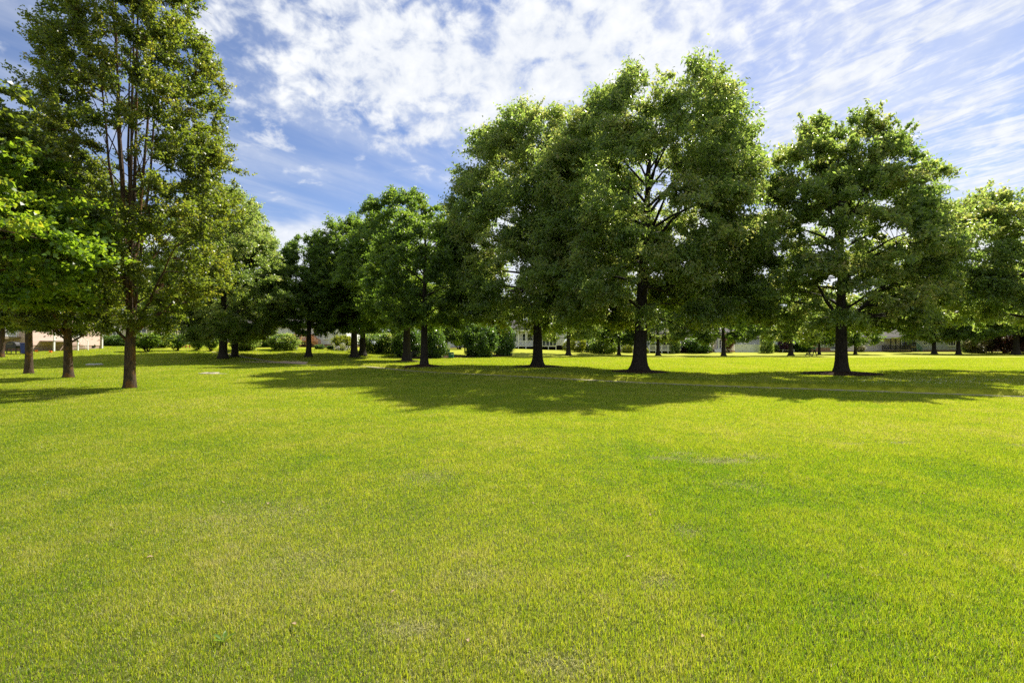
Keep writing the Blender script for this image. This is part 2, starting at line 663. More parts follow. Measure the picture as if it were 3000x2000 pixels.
    while len(T) < boughs:
        t = float(np.interp(rg.random(), np.cumsum(wz) / wz.sum(), tz_))
        az = rg.uniform(0, 2 * PI)
        R = float(prof(t)) * float(lob(az, t))
        q = rg.uniform(inner, 1.0) ** 0.55
        z = hb + (H - hb) * t
        c, _ = trunk_at(min(z, top))
        p = np.array([c[0] + math.cos(az) * R * q, c[1] + math.sin(az) * R * q, z + rg.normal(0, 0.15)])
        if gap:
            g = math.sin(0.95 * p[0] + ph[0]) + math.sin(0.95 * p[1] + ph[1]) + math.sin(1.25 * p[2] + ph[2]) \
                + 0.6 * math.sin(2.1 * p[0] + 1.7 * p[2] + ph[3])
            if g < -2.2 + 2.2 * gap:
                continue
        T.append((p, t, q, az))
    cl_p, cl_d, cl_s, cl_b = [], [], [], []
    for bi, (p, t, q, az) in enumerate(T):
        dv = LP - p
        dist = np.sqrt((dv ** 2).sum(1)) + 0.8 * np.maximum(0, dv[:, 2])
        k = int(np.argmin(dist + rg.uniform(0, 0.35, len(dist))))
        a = LP[k]
        L = np.linalg.norm(p - a) + 1e-6
        od = np.array([math.cos(az), math.sin(az), 0.0])
        mid = (a + p) / 2 + np.array([0, 0, 0.10 * L]) + rg.normal(0, 0.06 * L, 3)
        s = np.linspace(0, 1, 5)[:, None]
        b = (1 - s) ** 2 * a + 2 * s * (1 - s) * mid + s ** 2 * p
        rb = max(0.012, min(LR[k] * 0.7, 0.008 + 0.011 * L))
        put(b, rb * (1 - 0.7 * s[:, 0]), 4)
        sz = bs * rg.uniform(0.7, 1.25) * (0.8 if q < 0.6 else 1.0)
        m = max(4, int(twigs * rg.uniform(0.75, 1.25)))
        for w in range(m):
            f = rg.uniform(0.45, 1.0)
            qq = f * 4
            kk = min(int(qq), 3)
            pp = b[kk] + (b[kk + 1] - b[kk]) * (qq - kk)
            dd = rg.normal(0, 0.62, 3) + od * 0.55 + np.array([0, 0, 0.25 * t + up])
            dd[2] *= flat / 0.6 if dd[2] < 0 else 1.0
            dd /= np.linalg.norm(dd)
            dd[2] *= flat + 0.3 * t
            l3 = sz * rg.uniform(0.45, 1.0)
            e3 = pp + dd * l3 + np.array([0, 0, -hang * 0.35 * l3 * (1 - 0.5 * t)])
            put(np.array([pp, (pp + e3) / 2 + np.array([0, 0, .05 * l3]) + rg.normal(0, .02, 3), e3]), np.array([0.009, 0.006, 0.004]), 3)
            v = (e3 - pp) / (np.linalg.norm(e3 - pp) + 1e-6)
            cl_p.append(pp + (e3 - pp) * 0.72)
            cl_d.append(v)
            cl_s.append(l3)
            cl_b.append(bi)
    if sticks:
        order = sorted(range(len(cl_p)), key=lambda k: -(cl_p[k][2] + 0.35 * np.hypot(cl_p[k][0], cl_p[k][1])))[:max(30, len(cl_p) // 6)]
        for k in rg.choice(order, int(len(order) * sticks)):
            p = np.array(cl_p[k])
            dd = np.array([rg.normal(0, .4) + 0.15 * np.sign(p[0]), rg.normal(0, .4), 0.9])
            dd /= np.linalg.norm(dd)
            l3 = rg.uniform(0.5, 1.3)
            put(np.array([p, p + dd * l3 * 0.5, p + dd * l3]), np.array([0.010, 0.007, 0.003]), 3)
            for w in (0.35, 0.6, 0.85, 1.0):
                cl_p.append(p + dd * l3 * w)
                cl_d.append(dd)
                cl_s.append(0.24)
                cl_b.append(cl_b[k])
    cp, cd, cs, cb = np.array(cl_p), np.array(cl_d), np.array(cl_s), np.array(cl_b)
    wts = cs ** 1.6
    per = rg.choice(len(cp), leaves, p=wts / wts.sum())
    sc = cs[per][:, None]
    loc = cp[per] + cd[per] * rg.normal(0, 0.30, (leaves, 1)) * sc + rg.normal(0, 1, (leaves, 3)) * np.array([.155, .155, .11]) * (0.10 + sc)
    verts, _ = leaf_quads(rg, loc, cd[per], llen, lw, hang)
    bv = rg.uniform(0, 1, boughs)
    v1 = np.clip(0.05 + 0.30 * bv[cb[per]] + 0.18 * rg.uniform(0, 1, len(cp))[per] + 0.5 * rg.random(leaves), 0, 1)
    return (np.concatenate(V), np.concatenate(Fc)), (verts, np.repeat(v1, 4))


def leaf_quads(rg, loc, axis, llen, lw, hang):
    n = len(loc)
    a = axis * 0.6 + rg.normal(0, 0.75, (n, 3))
    a[:, 2] -= hang
    a /= np.linalg.norm(a, axis=1, keepdims=True)
    up = rg.normal(0, 0.85, (n, 3)) + np.array([0, 0, 0.9])
    s = np.cross(a, up)
    s /= np.linalg.norm(s, axis=1, keepdims=True) + 1e-9
    nn = np.cross(s, a)
    L = (llen * rg.uniform(0.65, 1.3, n))[:, None]
    W = (lw * rg.uniform(0.7, 1.25, n))[:, None]
    b = loc - a * L * 0.5
    m = loc - a * L * 0.04 + nn * W * 0.22
    v = np.empty((n, 4, 3), np.float32)
    v[:, 0] = b
    v[:, 1] = m + s * W * 0.5
    v[:, 2] = loc + a * L * 0.5 - nn * L * 0.08
    v[:, 3] = m - s * W * 0.5
    return v.reshape(-1, 3), None


def wood_mesh(name, w):
    v, f = w
    me = np_mesh(name, v, f.ravel(), np.arange(len(f)) * 4)
    me.polygons.foreach_set('use_smooth', np.ones(len(f), bool))
    return me


def crown_mesh(name, c):
    v, var = c
    n = len(v) // 4
    return np_mesh(name, v, np.arange(n * 4), np.arange(n) * 4, {'var': var})


def plant_tree(name, meshes, pos, rz, label, leafm, barkm, cat='tree', group=None, scale=1.0):
    root = empty(name, pos, rz)
    root.scale = (scale, scale, scale) if not isinstance(scale, tuple) else scale
    tag(root, label, cat, group)
    if not isinstance(meshes[0], bpy.types.Mesh):
        wm = wood_mesh('trunk', meshes[0])
        wm.materials.append(MAT[barkm])
        cm = crown_mesh('crown', meshes[1])
        cm.materials.append(MAT[leafm])
    else:
        wm, cm = meshes
    link('trunk', wm, None, root)
    link('crown', cm, None, root)
    return root, (wm, cm)


def copy_tree(src, pos, rz, label, group=None, scale=1.0):
    r = src.copy()
    COL.objects.link(r)
    r.location = pos
    r.rotation_euler = (0, 0, rz)
    r.scale = (scale, scale, scale) if not isinstance(scale, tuple) else scale
    r['label'] = label
    if group:
        r['group'] = group
    for ch in list(src.children):
        c = ch.copy()
        COL.objects.link(c)
        c.parent = r
        for g in list(ch.children):
            d = g.copy()
            COL.objects.link(d)
            d.parent = c
    return r


# ------------------------------------------------------------------ ground
def build_ground():
    def axis(pts):
        out = []
        for a, b, st in pts:
            out += list(np.arange(a, b, st))
        return np.array(out + [pts[-1][1]])
    xs = axis([(-420, -120, 20), (-120, -60, 4), (-60, -34, 1.0), (-34, 34, 0.30), (34, 60, 1.0), (60, 140, 4), (140, 420, 20)])
    ys = axis([(-60, -4, 4), (-4, 0, 1), (0, 58, 0.30), (58, 110, 1.0), (110, 180, 5), (180, 700, 26)])
    X, Y = np.meshgrid(xs, ys)
    Z = terrain(X, Y)
    v = np.stack([X, Y, Z], 2).reshape(-1, 3)
    ny, nx = X.shape
    i = np.arange(ny - 1)[:, None] * nx + np.arange(nx - 1)[None]
    f = np.stack([i, i + 1, i + nx + 1, i + nx], 2).reshape(-1, 4)
    me = np_mesh('ground', v, f.ravel(), np.arange(len(f)) * 4)
    me.polygons.foreach_set('use_smooth', np.ones(len(f), bool))
    m, t, out = mat_new('lawn_ground')
    geo = t.new('ShaderNodeNewGeometry')
    P = geo.outputs['Position']
    n1 = t.noise(P, 0.22, 4.0, 0.6)
    n2 = t.noise(t.mapping(P, scale=(1, 1, 1)), 1.7, 6.0, 0.7)
    n3 = t.noise(P, 22.0, 4.0, 0.7)
    c = t.ramp(t.m('ADD', t.m('MULTIPLY', n1, 0.55), t.m('MULTIPLY', n2, 0.45)),
               [(0.30, (0.23, 0.28, 0.016)), (0.5, (0.33, 0.36, 0.024)), (0.70, (0.43, 0.42, 0.05))])
    c = t.mix(t.ss(0.35, 0.75, n3), c, t.mix(1.0, c, (0.66, 0.64, 0.55, 1), 'MULTIPLY'))
    thatch = t.ramp(t.noise(P, 9.0, 6.0, 0.7), [(0.3, (0.040, 0.050, 0.012)), (0.6, (0.105, 0.110, 0.030)), (0.8, (0.19, 0.16, 0.07))])
    sy = t.new('ShaderNodeSeparateXYZ')
    t.l.new(P, sy.inputs[0])
    c = t.mix(t.ss(5.0, 17.0, sy.outputs[1]), thatch, c)
    b = principled(t, c, 0.9, 0.08)
    bp = t.new('ShaderNodeBump')
    bp.inputs['Strength'].default_value = 0.5
    bp.inputs['Distance'].default_value = 0.05
    t.put(bp.inputs['Height'], t.noise(P, 14.0, 5.0, 0.75))
    t.l.new(bp.outputs[0], b.inputs['Normal'])
    t.l.new(b.outputs[0], out.inputs[0])
    o = link('ground', me, m)
    tag(o, 'sunlit mown park lawn stretching to the houses', None, None, 'structure')

    # footpath: a strip of worn concrete laid in the lawn
    m = simple('path_concrete', (0.33, 0.29, 0.22), 0.9, 0.1, var=0.25, scale=1.2, bump=0.4)
    P2 = _smooth(PATH, 3)
    seg = np.diff(P2, axis=0)
    nrm = np.stack([-seg[:, 1], seg[:, 0]], 1)
    nrm = np.concatenate([nrm, nrm[-1:]])
    nrm /= np.linalg.norm(nrm, axis=1, keepdims=True)
    vs, fs = [], []
    for k, (p, n) in enumerate(zip(P2, nrm)):
        for s in (-1, -0.33, 0.33, 1):
            q = p + n * s * (PW - 0.05)
            vs.append((q[0], q[1], gz(q[0], q[1]) + 0.022))
    for k in range(len(P2) - 1):
        for j in range(3):
            fs.append((k * 4 + j, (k + 1) * 4 + j, (k + 1) * 4 + j + 1, k * 4 + j + 1))
    mb = MB().add(vs, fs)
    o = mb.build('footpath', m)
    tag(o, 'narrow pale concrete footpath crossing the lawn', None, None, 'structure')
    md = o.modifiers.new('thick', 'SOLIDIFY')
    md.thickness = 0.06
    md.offset = 1.0 if False else -1.0
    # worn earth path beyond the mound
    pts = [ground_hit(*q) for q in ((700, 1059), (745, 1060.5), (790, 1061), (845, 1062), (900, 1063.5))]
    vs, fs = [], []
    for k, (x, y, z) in enumerate(pts):
        w = (0.15, 0.5, 0.75, 0.6, 0.15)[k]
        for s in (-1, 1):
            vs.append((x + 0.2 * s * w, y + s * w, gz(x + 0.2 * s * w, y + s * w) + 0.03))
        if k:
            fs.append((2 * k - 2, 2 * k, 2 * k + 1, 2 * k - 1))
    o = MB().add(vs, fs).build('worn_path', simple('worn_earth', (0.42, 0.33, 0.24), 0.95, 0.05))
    tag(o, 'patch of bare pale earth where the path crests the mound', None, None, 'structure')


LAWN_DRY = [(2.9, 6.75, 0.42, 0.17, 0.95), (2.2, 6.9, 0.30, 0.12, 0.7), (3.5, 7.0, 0.25, 0.2, 0.5), (2.55, 7.2, 0.3, 0.12, 0.5),
            (-1.05, 5.95, 0.28, 0.25, 0.5), (5.6, 8.0, 0.18, 0.08, 0.85), (6.5, 8.1, 0.22, 0.09, 0.85), (8.3, 7.9, 0.2, 0.12, 0.7),
            (1.5, 4.2, 0.12, 0.1, 0.55), (1.0, 3.3, 0.14, 0.1, 0.5), (-0.6, 2.75, 0.25, 0.12, 0.45), (0.25, 2.45, 0.2, 0.1, 0.6),
            (-1.6, 3.6, 0.35, 0.3, 0.35), (-0.25, 3.4, 0.2, 0.12, 0.35), (2.6, 5.6, 0.3, 0.2, 0.3), (-2.4, 4.6, 0.6, 0.5, 0.35)]
LAWN_LUSH = [(-3.05, 9.3, 0.35, 0.25, 0.6), (-5.2, 8.2, 0.9, 0.5, 0.4), (-6.5, 10.5, 1.2, 0.7, 0.4), (-2.6, 7.0, 0.4, 0.2, 0.7),
             (1.1, 4.7, 0.22, 0.25, 0.7)]


def vnoise(x, y, cell, seed):
    """smooth value noise on a hashed lattice"""
    rg = np.random.default_rng(seed)
    T = rg.random((256, 256))
    u, v = x / cell + 64.3, y / cell + 91.7
    i, j = np.floor(u).astype(int), np.floor(v).astype(int)
    a, b = u - i, v - j
    a, b = a * a * (3 - 2 * a), b * b * (3 - 2 * b)
    g = lambda p, q: T[p % 256, q % 256]
    return (g(i, j) * (1 - a) + g(i + 1, j) * a) * (1 - b) + (g(i, j + 1) * (1 - a) + g(i + 1, j + 1) * a) * b


def build_lawn(scale=1.0):
    rg = np.random.default_rng(5)
    m, t, out = mat_new('grass_blade')
    at_ = t.new('ShaderNodeAttribute', attribute_name='var')
    dr = t.new('ShaderNodeAttribute', attribute_name='dry')
    refl = t.ramp(at_.outputs['Fac'], [(0.0, (0.045, 0.105, 0.016)), (0.4, (0.125, 0.190, 0.020)), (0.8, (0.23, 0.265, 0.040)), (1.0, (0.38, 0.37, 0.15))])
    tran = t.ramp(at_.outputs['Fac'], [(0.0, (0.22, 0.42, 0.010)), (0.4, (0.44, 0.58, 0.012)), (0.8, (0.62, 0.65, 0.03)), (1.0, (0.64, 0.58, 0.15))])
    refl = t.mix(dr.outputs['Fac'], refl, (0.54, 0.52, 0.25))
    tran = t.mix(dr.outputs['Fac'], tran, (0.46, 0.42, 0.20))
    b = principled(t, refl, 0.42, 0.35)
    tl = t.new('ShaderNodeBsdfTranslucent')
    t.put(tl.inputs['Color'], tran)
    mx = t.new('ShaderNodeMixShader')
    mx.inputs[0].default_value = 0.5
    t.l.new(b.outputs[0], mx.inputs[1])
    t.l.new(tl.outputs[0], mx.inputs[2])
    t.l.new(mx.outputs[0], out.inputs[0])

    def scatter(d0, d1, rho0, dref, pw):
        edges = np.linspace(d0, d1, 80)
        mid = 0.5 * (edges[1:] + edges[:-1])
        dens = rho0 * (dref / np.maximum(mid, dref)) ** pw
        wid = 2 * (1.16 * mid + 3.4)
        n = rg.poisson(dens * wid * np.diff(edges) * scale)
        d = np.repeat(mid, n) + rg.uniform(-.5, .5, n.sum()) * np.repeat(np.diff(edges), n)
        x = rg.uniform(-1, 1, len(d)) * (1.16 * d + 3.4)
        return x, d

    def fields(x, y):
        n1 = vnoise(x, y, 2.6, 1)
        n2 = vnoise(x, y, 0.7, 2)
        n3 = vnoise(x, y, 0.16, 3)
        right = sst(1.27, 1.42, x - 0.10 * (y - 4) + 0.10 * (n2 - 0.5)) * sst(9.5, 6.5, y)
        dry = np.zeros_like(x)
        for (cx, cy, sx, sy, a) in LAWN_DRY:
            g = np.exp(-((x - cx) / sx) ** 2 - ((y - cy) / sy) ** 2)
            dry = np.maximum(dry, a * g)
        lush = np.zeros_like(x)
        for (cx, cy, sx, sy, a) in LAWN_LUSH:
            lush = np.maximum(lush, a * np.exp(-((x - cx) / sx) ** 2 - ((y - cy) / sy) ** 2))
        for k in ('pear1', 'pear2', 'pear3', 'oakg1', 'lin1', 'lin2', 'elm1'):
            q = POS[k]
            lush = np.maximum(lush, 1.3 * np.exp(-((x - q[0]) ** 2 + (y - q[1] + .1) ** 2) / 0.42 ** 2))
        return n1, n2, n3, right, dry, lush

    def bend(x, y, L, w, nseg, grow):
        n = len(x)
        n1, n2, n3, right, dry, lush = fields(x, y)
        p_dry = np.clip(0.05 + 0.10 * sst(0.45, 0.9, n1) * n2 + 0.08 * sst(0.4, -1.2, x) * sst(9, 4, y) * (0.4 + n2) + dry * (0.75 + 0.6 * n3) + 0.16 * sst(0.72, 0.95, n3) * sst(0.4, 0.7, n2), 0, 0.97)
        isdry = rg.random(n) < p_dry
        dryv = np.where(isdry, rg.uniform(0.45, 1.0, n), 0.0)
        var = np.clip(0.53 + 0.22 * (n1 - 0.5) + 0.32 * (n2 - 0.5) + 0.30 * (n3 - 0.5) + rg.normal(0, 0.20, n) - 0.15 * right - 0.28 * lush, 0, 1)
        hgt = L * (0.72 + 0.45 * n2 + 0.5 * n3 * n3) * (1 + 0.32 * right) * (1 + 0.30 * lush + 0.8 * np.maximum(lush - .75, 0)) * rg.uniform(0.55, 1.25, n) * (1 - 0.30 * dry)
        hgt = np.where(isdry, hgt * 0.8, hgt)
        az = rg.uniform(0, 2 * PI, n)
        lean = np.abs(rg.normal(0.62, 0.42, n)) + 0.35 * isdry + 0.5 * dry
        lean = np.clip(lean, 0, 1.35)
        faz = rg.uniform(0, 2 * PI, n)
        z0 = terrain(x, y)
        ox, oy = np.cos(az), np.sin(az)
        sx, sy = np.cos(faz) * w * 0.5, np.sin(faz) * w * 0.5
        if nseg == 1:
            v = np.empty((n, 3, 3), np.float32)
            v[:, 0] = np.stack([x - sx, y - sy, z0 - 0.004], 1)
            v[:, 1] = np.stack([x + sx, y + sy, z0 - 0.004], 1)
            v[:, 2] = np.stack([x + ox * np.sin(lean) * hgt, y + oy * np.sin(lean) * hgt, z0 + np.cos(lean) * hgt], 1)
            return v.reshape(-1, 3), np.repeat(var, 3), np.repeat(dryv, 3), 3
        v = np.empty((n, 5, 3), np.float32)
        l1, l2 = lean * 0.45, lean * 1.35
        mx_ = x + ox * np.sin(l1) * hgt * 0.55
        my_ = y + oy * np.sin(l1) * hgt * 0.55
        mz = z0 + np.cos(l1) * hgt * 0.55
        v[:, 0] = np.stack([x - sx, y - sy, z0 - 0.004], 1)
        v[:, 1] = np.stack([x + sx, y + sy, z0 - 0.004], 1)
        v[:, 2] = np.stack([mx_ + sx * .8, my_ + sy * .8, mz], 1)
        v[:, 3] = np.stack([mx_ - sx * .8, my_ - sy * .8, mz], 1)
        v[:, 4] = np.stack([mx_ + ox * np.sin(l2) * hgt * 0.5, my_ + oy * np.sin(l2) * hgt * 0.5, mz + np.cos(l2) * hgt * 0.5], 1)
        return v.reshape(-1, 3), np.repeat(var, 5), np.repeat(dryv, 5), 5

    def keep(x, y):
        sd = np.abs(path_sd(x, y)) > PW + 0.02
        for (cx, cy, _z, rr, _s) in MULCH:
            sd &= np.hypot(x - cx, (y - cy)) > rr * 0.9
        for (cx, cy, rr) in LIDS:
            sd &= np.hypot(x - cx, y - cy) > rr
        return sd

    VV, LL, SSt, VA, DA = [], [], [], [], []
    nv = 0
    nl = 0
    for (d0, d1, rho, dref, pw, f0, f1, nseg) in ((1.3, 8.5, 18500, 3.5, 1.0, None, (5.0, 8.5), 2), (5.0, 22.0, 15500, 5.0, 1.55, (5.0, 8.5), (14.0, 22.0), 1),
                                                  (14.0, 66.0, 3050, 14.0, 1.75, (14.0, 22.0), None, 1)):
        x, d = scatter(d0, d1, rho, dref, pw)
        pk = np.ones(len(x))
        if f0:
            pk *= sst(f0[0], f0[1], d)
        if f1:
            pk *= 1 - sst(f1[0], f1[1], d)
        k = rg.random(len(x)) < pk
        x, d = x[k], d[k]
        if d0 > 4:
            k = keep(x, d)
            x, d = x[k], d[k]
        L = 0.031 * (np.maximum(d, 5) / 5) ** 0.25
        w = np.maximum(0.0031, 0.00076 * d) * (1.25 if nseg == 1 else 1.0) * rg.uniform(0.7, 1.3, len(x))
        v, va, da, nvb = bend(x, d, L, w, nseg, 0)
        n = len(x)
        base = np.arange(n)[:, None] * nvb + nv
        if nvb == 5:
            lo = base + np.array([0, 1, 2, 3, 3, 2, 4])[None]
            st = nl + np.stack([np.arange(n) * 7, np.arange(n) * 7 + 4], 1).ravel()
            nl += n * 7
        else:
            lo = base + np.array([0, 1, 2])[None]
            st = nl + np.arange(n) * 3
            nl += n * 3
        VV.append(v)
        LL.append(lo.ravel())
        SSt.append(st)
        VA.append(va)
        DA.append(da)
        nv += len(v)
    me = np_mesh('lawn_grass', np.concatenate(VV), np.concatenate(LL), np.concatenate(SSt),
                 {'var': np.concatenate(VA), 'dry': np.concatenate(DA)})
    me.materials.append(m)
    o = link('lawn_grass', me)
    tag(o, 'short mown yellow green lawn grass in the foreground', 'grass', None, 'stuff')


# ------------------------------------------------------------------ where the near things stand
POS = {k: ground_hit(*v) for k, v in {
    'pear1': (380, 1138), 'pear2': (200, 1107), 'pear3': (84, 1095), 'pear4': (3, 1046),
    'elm1': (653, 1050), 'elm2': (688, 1045), 'lin1': (904, 1045), 'lin2': (1038, 1047), 'lin3': (1062, 1041),
    'oakg1': (1192, 1058), 'oakg2': (1243, 1073), 'oaka': (1575, 1075), 'oakb': (1873, 1090), 'oakc': (2465, 1096)}.items()}
MULCH = [(*POS['oaka'][:2], 0, 2.0, 1), (*POS['oakb'][:2], 0, 1.75, 1), (*POS['oakc'][:2], 0, 2.0, 1),
         (*POS['oakg2'][:2], 0, 1.5, 1), (*POS['oakg1'][:2], 0, 1.5, 1)]
DRAIN = ground_hit(622, 1095)
LID = ground_hit(277, 1069)
LIDS = [(DRAIN[0], DRAIN[1], 0.62), (LID[0], LID[1], 0.6)]


def build_mulch():
    m = simple('bark_mulch', (0.055, 0.034, 0.024), 0.95, 0.05, var=0.5, scale=14.0, bump=1.0)
    for k, (x, y, _z, r, s) in enumerate(MULCH):
        rg = np.random.default_rng(40 + k)
        n = 40
        vs, fs = [(x, y, gz(x, y) + 0.17)], []
        for j, (q, h) in enumerate(((0.3, 0.15), (0.6, 0.10), (0.85, 0.05), (1.0, -0.03))):
            for i in range(n):
                a = 2 * PI * i / n
                rr = r * q * (1 + 0.10 * math.sin(3 * a + k) + 0.05 * rg.normal() * q)
                X, Y = x + rr * math.cos(a), y + rr * math.sin(a)
                vs.append((X, Y, gz(X, Y) + h + rg.normal() * 0.008))
        for i in range(n):
            fs.append((0, 1 + i, 1 + (i + 1) % n))
            for j in range(3):
                a, b = 1 + j * n, 1 + (j + 1) * n
                fs.append((a + i, b + i, b + (i + 1) % n, a + (i + 1) % n))
        o = MB().add(vs, fs).build('mulch_bed', m, smooth=True)
        tag(o, 'dark mulch ring round a tree trunk', None, 'mulch rings round the trees', 'structure')
    # long bed under the round shrubs
    vs, fs = [], []
    pl = [ground_hit(px, py) for px, py in ((1170, 1051), (1205, 1050.5), (1250, 1050), (1300, 1049), (1345, 1047.5), (1400, 1046), (1470, 1044), (1500, 1042.5))]
    for k, (x, y, z) in enumerate(pl):
        vs += [(x, y, z - 0.02), (x, y + 0.4, gz(x, y + 0.4) + 0.10), (x, y + 3.2, gz(x, y + 3.2) + 0.10), (x, y + 3.7, gz(x, y + 3.7) - 0.02)]
        if k:
            for j in range(3):
                fs.append((4 * k - 4 + j, 4 * k + j, 4 * k + j + 1, 4 * k - 3 + j))
    o = MB().add(vs, fs).build('mulch_bed', m)
    tag(o, 'long dark mulch bed under the round shrubs', None, None, 'structure')


# ------------------------------------------------------------------ the trees
def build_trees(q=1.0):
    N = lambda n: int(n * q)
    # ---- pear row on the left
    m = tree_meshes(11, 21.5, 2.3, [(0, 1.2), (.04, 2.5), (.1, 3.9), (.2, 4.4), (.3, 4.0), (.38, 3.4), (.44, 3.5), (.55, 2.95), (.68, 2.5), (.8, 1.9), (.92, 1.0), (1, .15)],
                    n1=60, boughs=860, twigs=8, leaves=N(200000), llen=0.105, lw=0.072, r0=0.188, el=(30, 68), stems=9, lean=(0.035, 0.0),
                    droop=0.03, bs=0.50, flare=0.35, lobes=0.08, hang=0.10, up=0.45, flat=0.9, inner=0.22, gap=0.08,
                    lowlimb=[(3.6, 1.75, 48, 3.2, .06), (-0.35, 2.0, 50, 3.8, .085), (-0.9, 1.9, 58, 4.2, .085), (0.5, 2.1, 42, 3.6, .075)])
    plant_tree('pear_tree', m, POS['pear1'], 0.0, 'tall many stemmed pear tree with leaning brown trunk, biggest tree of the left row', 'pear_leaf', 'pear_bark', group='trees in the left row')
    m = tree_meshes(12, 15.5, 3.1, [(0, 1.6), (.10, 2.6), (.3, 3.3), (.5, 3.0), (.7, 2.4), (.9, 1.2), (1, .2)],
                    n1=40, boughs=400, twigs=9, leaves=N(120000), llen=0.13, lw=0.085, r0=0.20, el=(20, 62), stems=5, lean=(-0.015, 0.0), droop=0.05,
                    bs=0.64, flare=0.4, hang=0.15, up=0.25, flat=0.75, inner=0.15, lobes=0.1, lowlimb=[(0.15, 2.2, 38, 3.4, .07), (3.3, 2.4, 45, 2.4, .06)])
    p2, mm = plant_tree('pear_tree', m, POS['pear2'], 0.0, 'pear tree with one low slanting limb, second trunk in the left row', 'pear_leaf', 'pear_bark', group='trees in the left row')
    p2.scale = (1.0, 1.0, 0.80)
    copy_tree(p2, POS['pear3'], 2.1, 'dark pear tree with short trunk forking low, third in the left row', scale=(1.0, 1.0, 1.03))
    copy_tree(p2, POS['pear4'], 4.4, 'pear tree at the photo edge whose brown trunk stands beside the pink house', scale=(1.1, 1.1, 0.85))
    lx, ly = -16.9, 14.4
    m = tree_meshes(13, 8.0, 3.0, [(0, 3.0), (.15, 4.2), (.4, 4.7), (.65, 4.2), (.85, 2.8), (1, .6)],
                    n1=34, boughs=330, twigs=9, leaves=N(70000), llen=0.15, lw=0.11, r0=0.20, el=(2, 46), droop=0.06, bs=0.62, hang=0.25, flat=0.5, inner=0.2, gap=0.08,
                    flare=0.4, lobes=0.14)
    plant_tree('maple_tree', m, (lx, ly, gz(lx, ly)), 0.4, 'low spreading maple with bright fresh leaves reaching in at the left edge', 'maple_leaf', 'pear_bark')
    lx, ly = -16.6, 12.6
    m = tree_meshes(14, 10.0, 6.6, [(0, 1.0), (.3, 2.7), (.6, 2.9), (.85, 1.8), (1, .4)],
                    n1=16, boughs=70, twigs=9, leaves=N(17000), llen=0.15, lw=0.11, r0=0.2, el=(5, 50), droop=0.05, bs=0.62, hang=0.25, flat=0.4, inner=0.2, gap=0.3)
    plant_tree('pear_tree', m, (lx, ly, gz(lx, ly)), 0.6, 'tall tree whose upper branch pokes into the sky at the left edge', 'pear_leaf', 'pear_bark')
    # ---- pair of bushy trees behind the pear row
    e1 = POS['elm1']
    H = zat(548, e1[1]) - e1[2]
    m = tree_meshes(21, H, 2.4, [(0, 3.4), (.1, 5.9), (.25, 7.3), (.45, 7.0), (.65, 5.7), (.82, 4.1), (.94, 2.4), (1, .6)],
                    n1=34, boughs=480, twigs=9, leaves=N(150000), llen=0.21, lw=0.10, r0=0.42, el=(-8, 62), droop=0.12, bs=0.95, flare=0.5, hang=0.35)
    e1o, _ = plant_tree('oak_tree', m, e1, 0.0, 'bushy oak behind the pear row with the thicker trunk of a close pair', 'oak_leaf', 'oak_bark', group='trees along the far path')
    copy_tree(e1o, POS['elm2'], 2.0, 'oak close behind the thick trunked oak, slimmer trunk of the pair', scale=(0.8, 0.8, 0.86))
    # ---- lindens in the middle distance
    l2 = POS['lin2']
    H = zat(640, l2[1]) - l2[2]
    m = tree_meshes(31, H, 3.1, [(0, 2.4), (.12, 4.6), (.3, 6.0), (.5, 5.9), (.72, 4.8), (.9, 2.8), (1, .4)],
                    n1=32, boughs=330, twigs=9, leaves=N(105000), llen=0.23, lw=0.14, r0=0.40, el=(0, 60), droop=0.08, bs=0.95, flare=0.8, hang=0.3)
    l2o, _ = plant_tree('linden_tree', m, l2, 0.0, 'dark green linden with flared trunk in front of the white lawn chairs', 'linden_leaf', 'oak_bark', group='trees along the far path')
    copy_tree(l2o, POS['lin3'], 1.7, 'linden just behind the flared linden, its trunk half hidden', scale=(0.95, 0.95, 1.02))
    l1 = POS['lin1']
    copy_tree(l2o, l1, 3.9, 'small linden with thin dark trunk before the orange deck', scale=(0.78, 0.78, (zat(690, l1[1]) - l1[2]) / H))
    g1 = POS['oakg1']
    H = zat(562, g1[1]) - g1[2]
    m = tree_meshes(32, H, 3.5, [(0, 2.6), (.1, 4.6), (.28, 6.0), (.5, 6.2), (.72, 5.4), (.9, 3.3), (1, .6)],
                    n1=34, boughs=390, twigs=9, leaves=N(120000), llen=0.22, lw=0.13, r0=0.42, el=(-2, 62), droop=0.08, bs=0.92, flare=0.7, hang=0.3)
    plant_tree('linden_tree', m, g1, 0.0, 'tall yellow green linden with thick trunk before the dark round shrub', 'linden_leaf', 'oak_bark', group='trees along the far path')
    g2 = POS['oakg2']
    H = zat(625, g2[1]) - g2[2]
    m = tree_meshes(33, H, 3.1, [(0, 2.2), (.15, 3.8), (.35, 4.6), (.6, 4.1), (.85, 2.4), (1, .4)],
                    n1=28, boughs=260, twigs=9, leaves=N(80000), llen=0.19, lw=0.115, r0=0.29, el=(-5, 58), droop=0.1, bs=0.8, flare=0.45, hang=0.3)
    plant_tree('linden_tree', m, g2, 0.0, 'linden with slim grey brown trunk in a mulch ring beside the footpath', 'linden_leaf', 'oak_bark', group='trees along the far path')
    # ---- the big oaks
    a = POS['oaka']
    H = zat(360, a[1])
    m = tree_meshes(41, H, 3.2, [(0, 4.4), (.06, 6.2), (.2, 7.3), (.4, 7.6), (.62, 6.8), (.78, 5.6), (.88, 4.2), (.95, 2.9), (1, 1.0)],
                    n1=40, boughs=720, twigs=9, leaves=N(215000), llen=0.23, lw=0.10, r0=0.37, el=(-8, 58), droop=0.14, bs=1.05, flare=1.0, hang=0.4, sticks=0.03, gap=0.06, lobes=0.08)
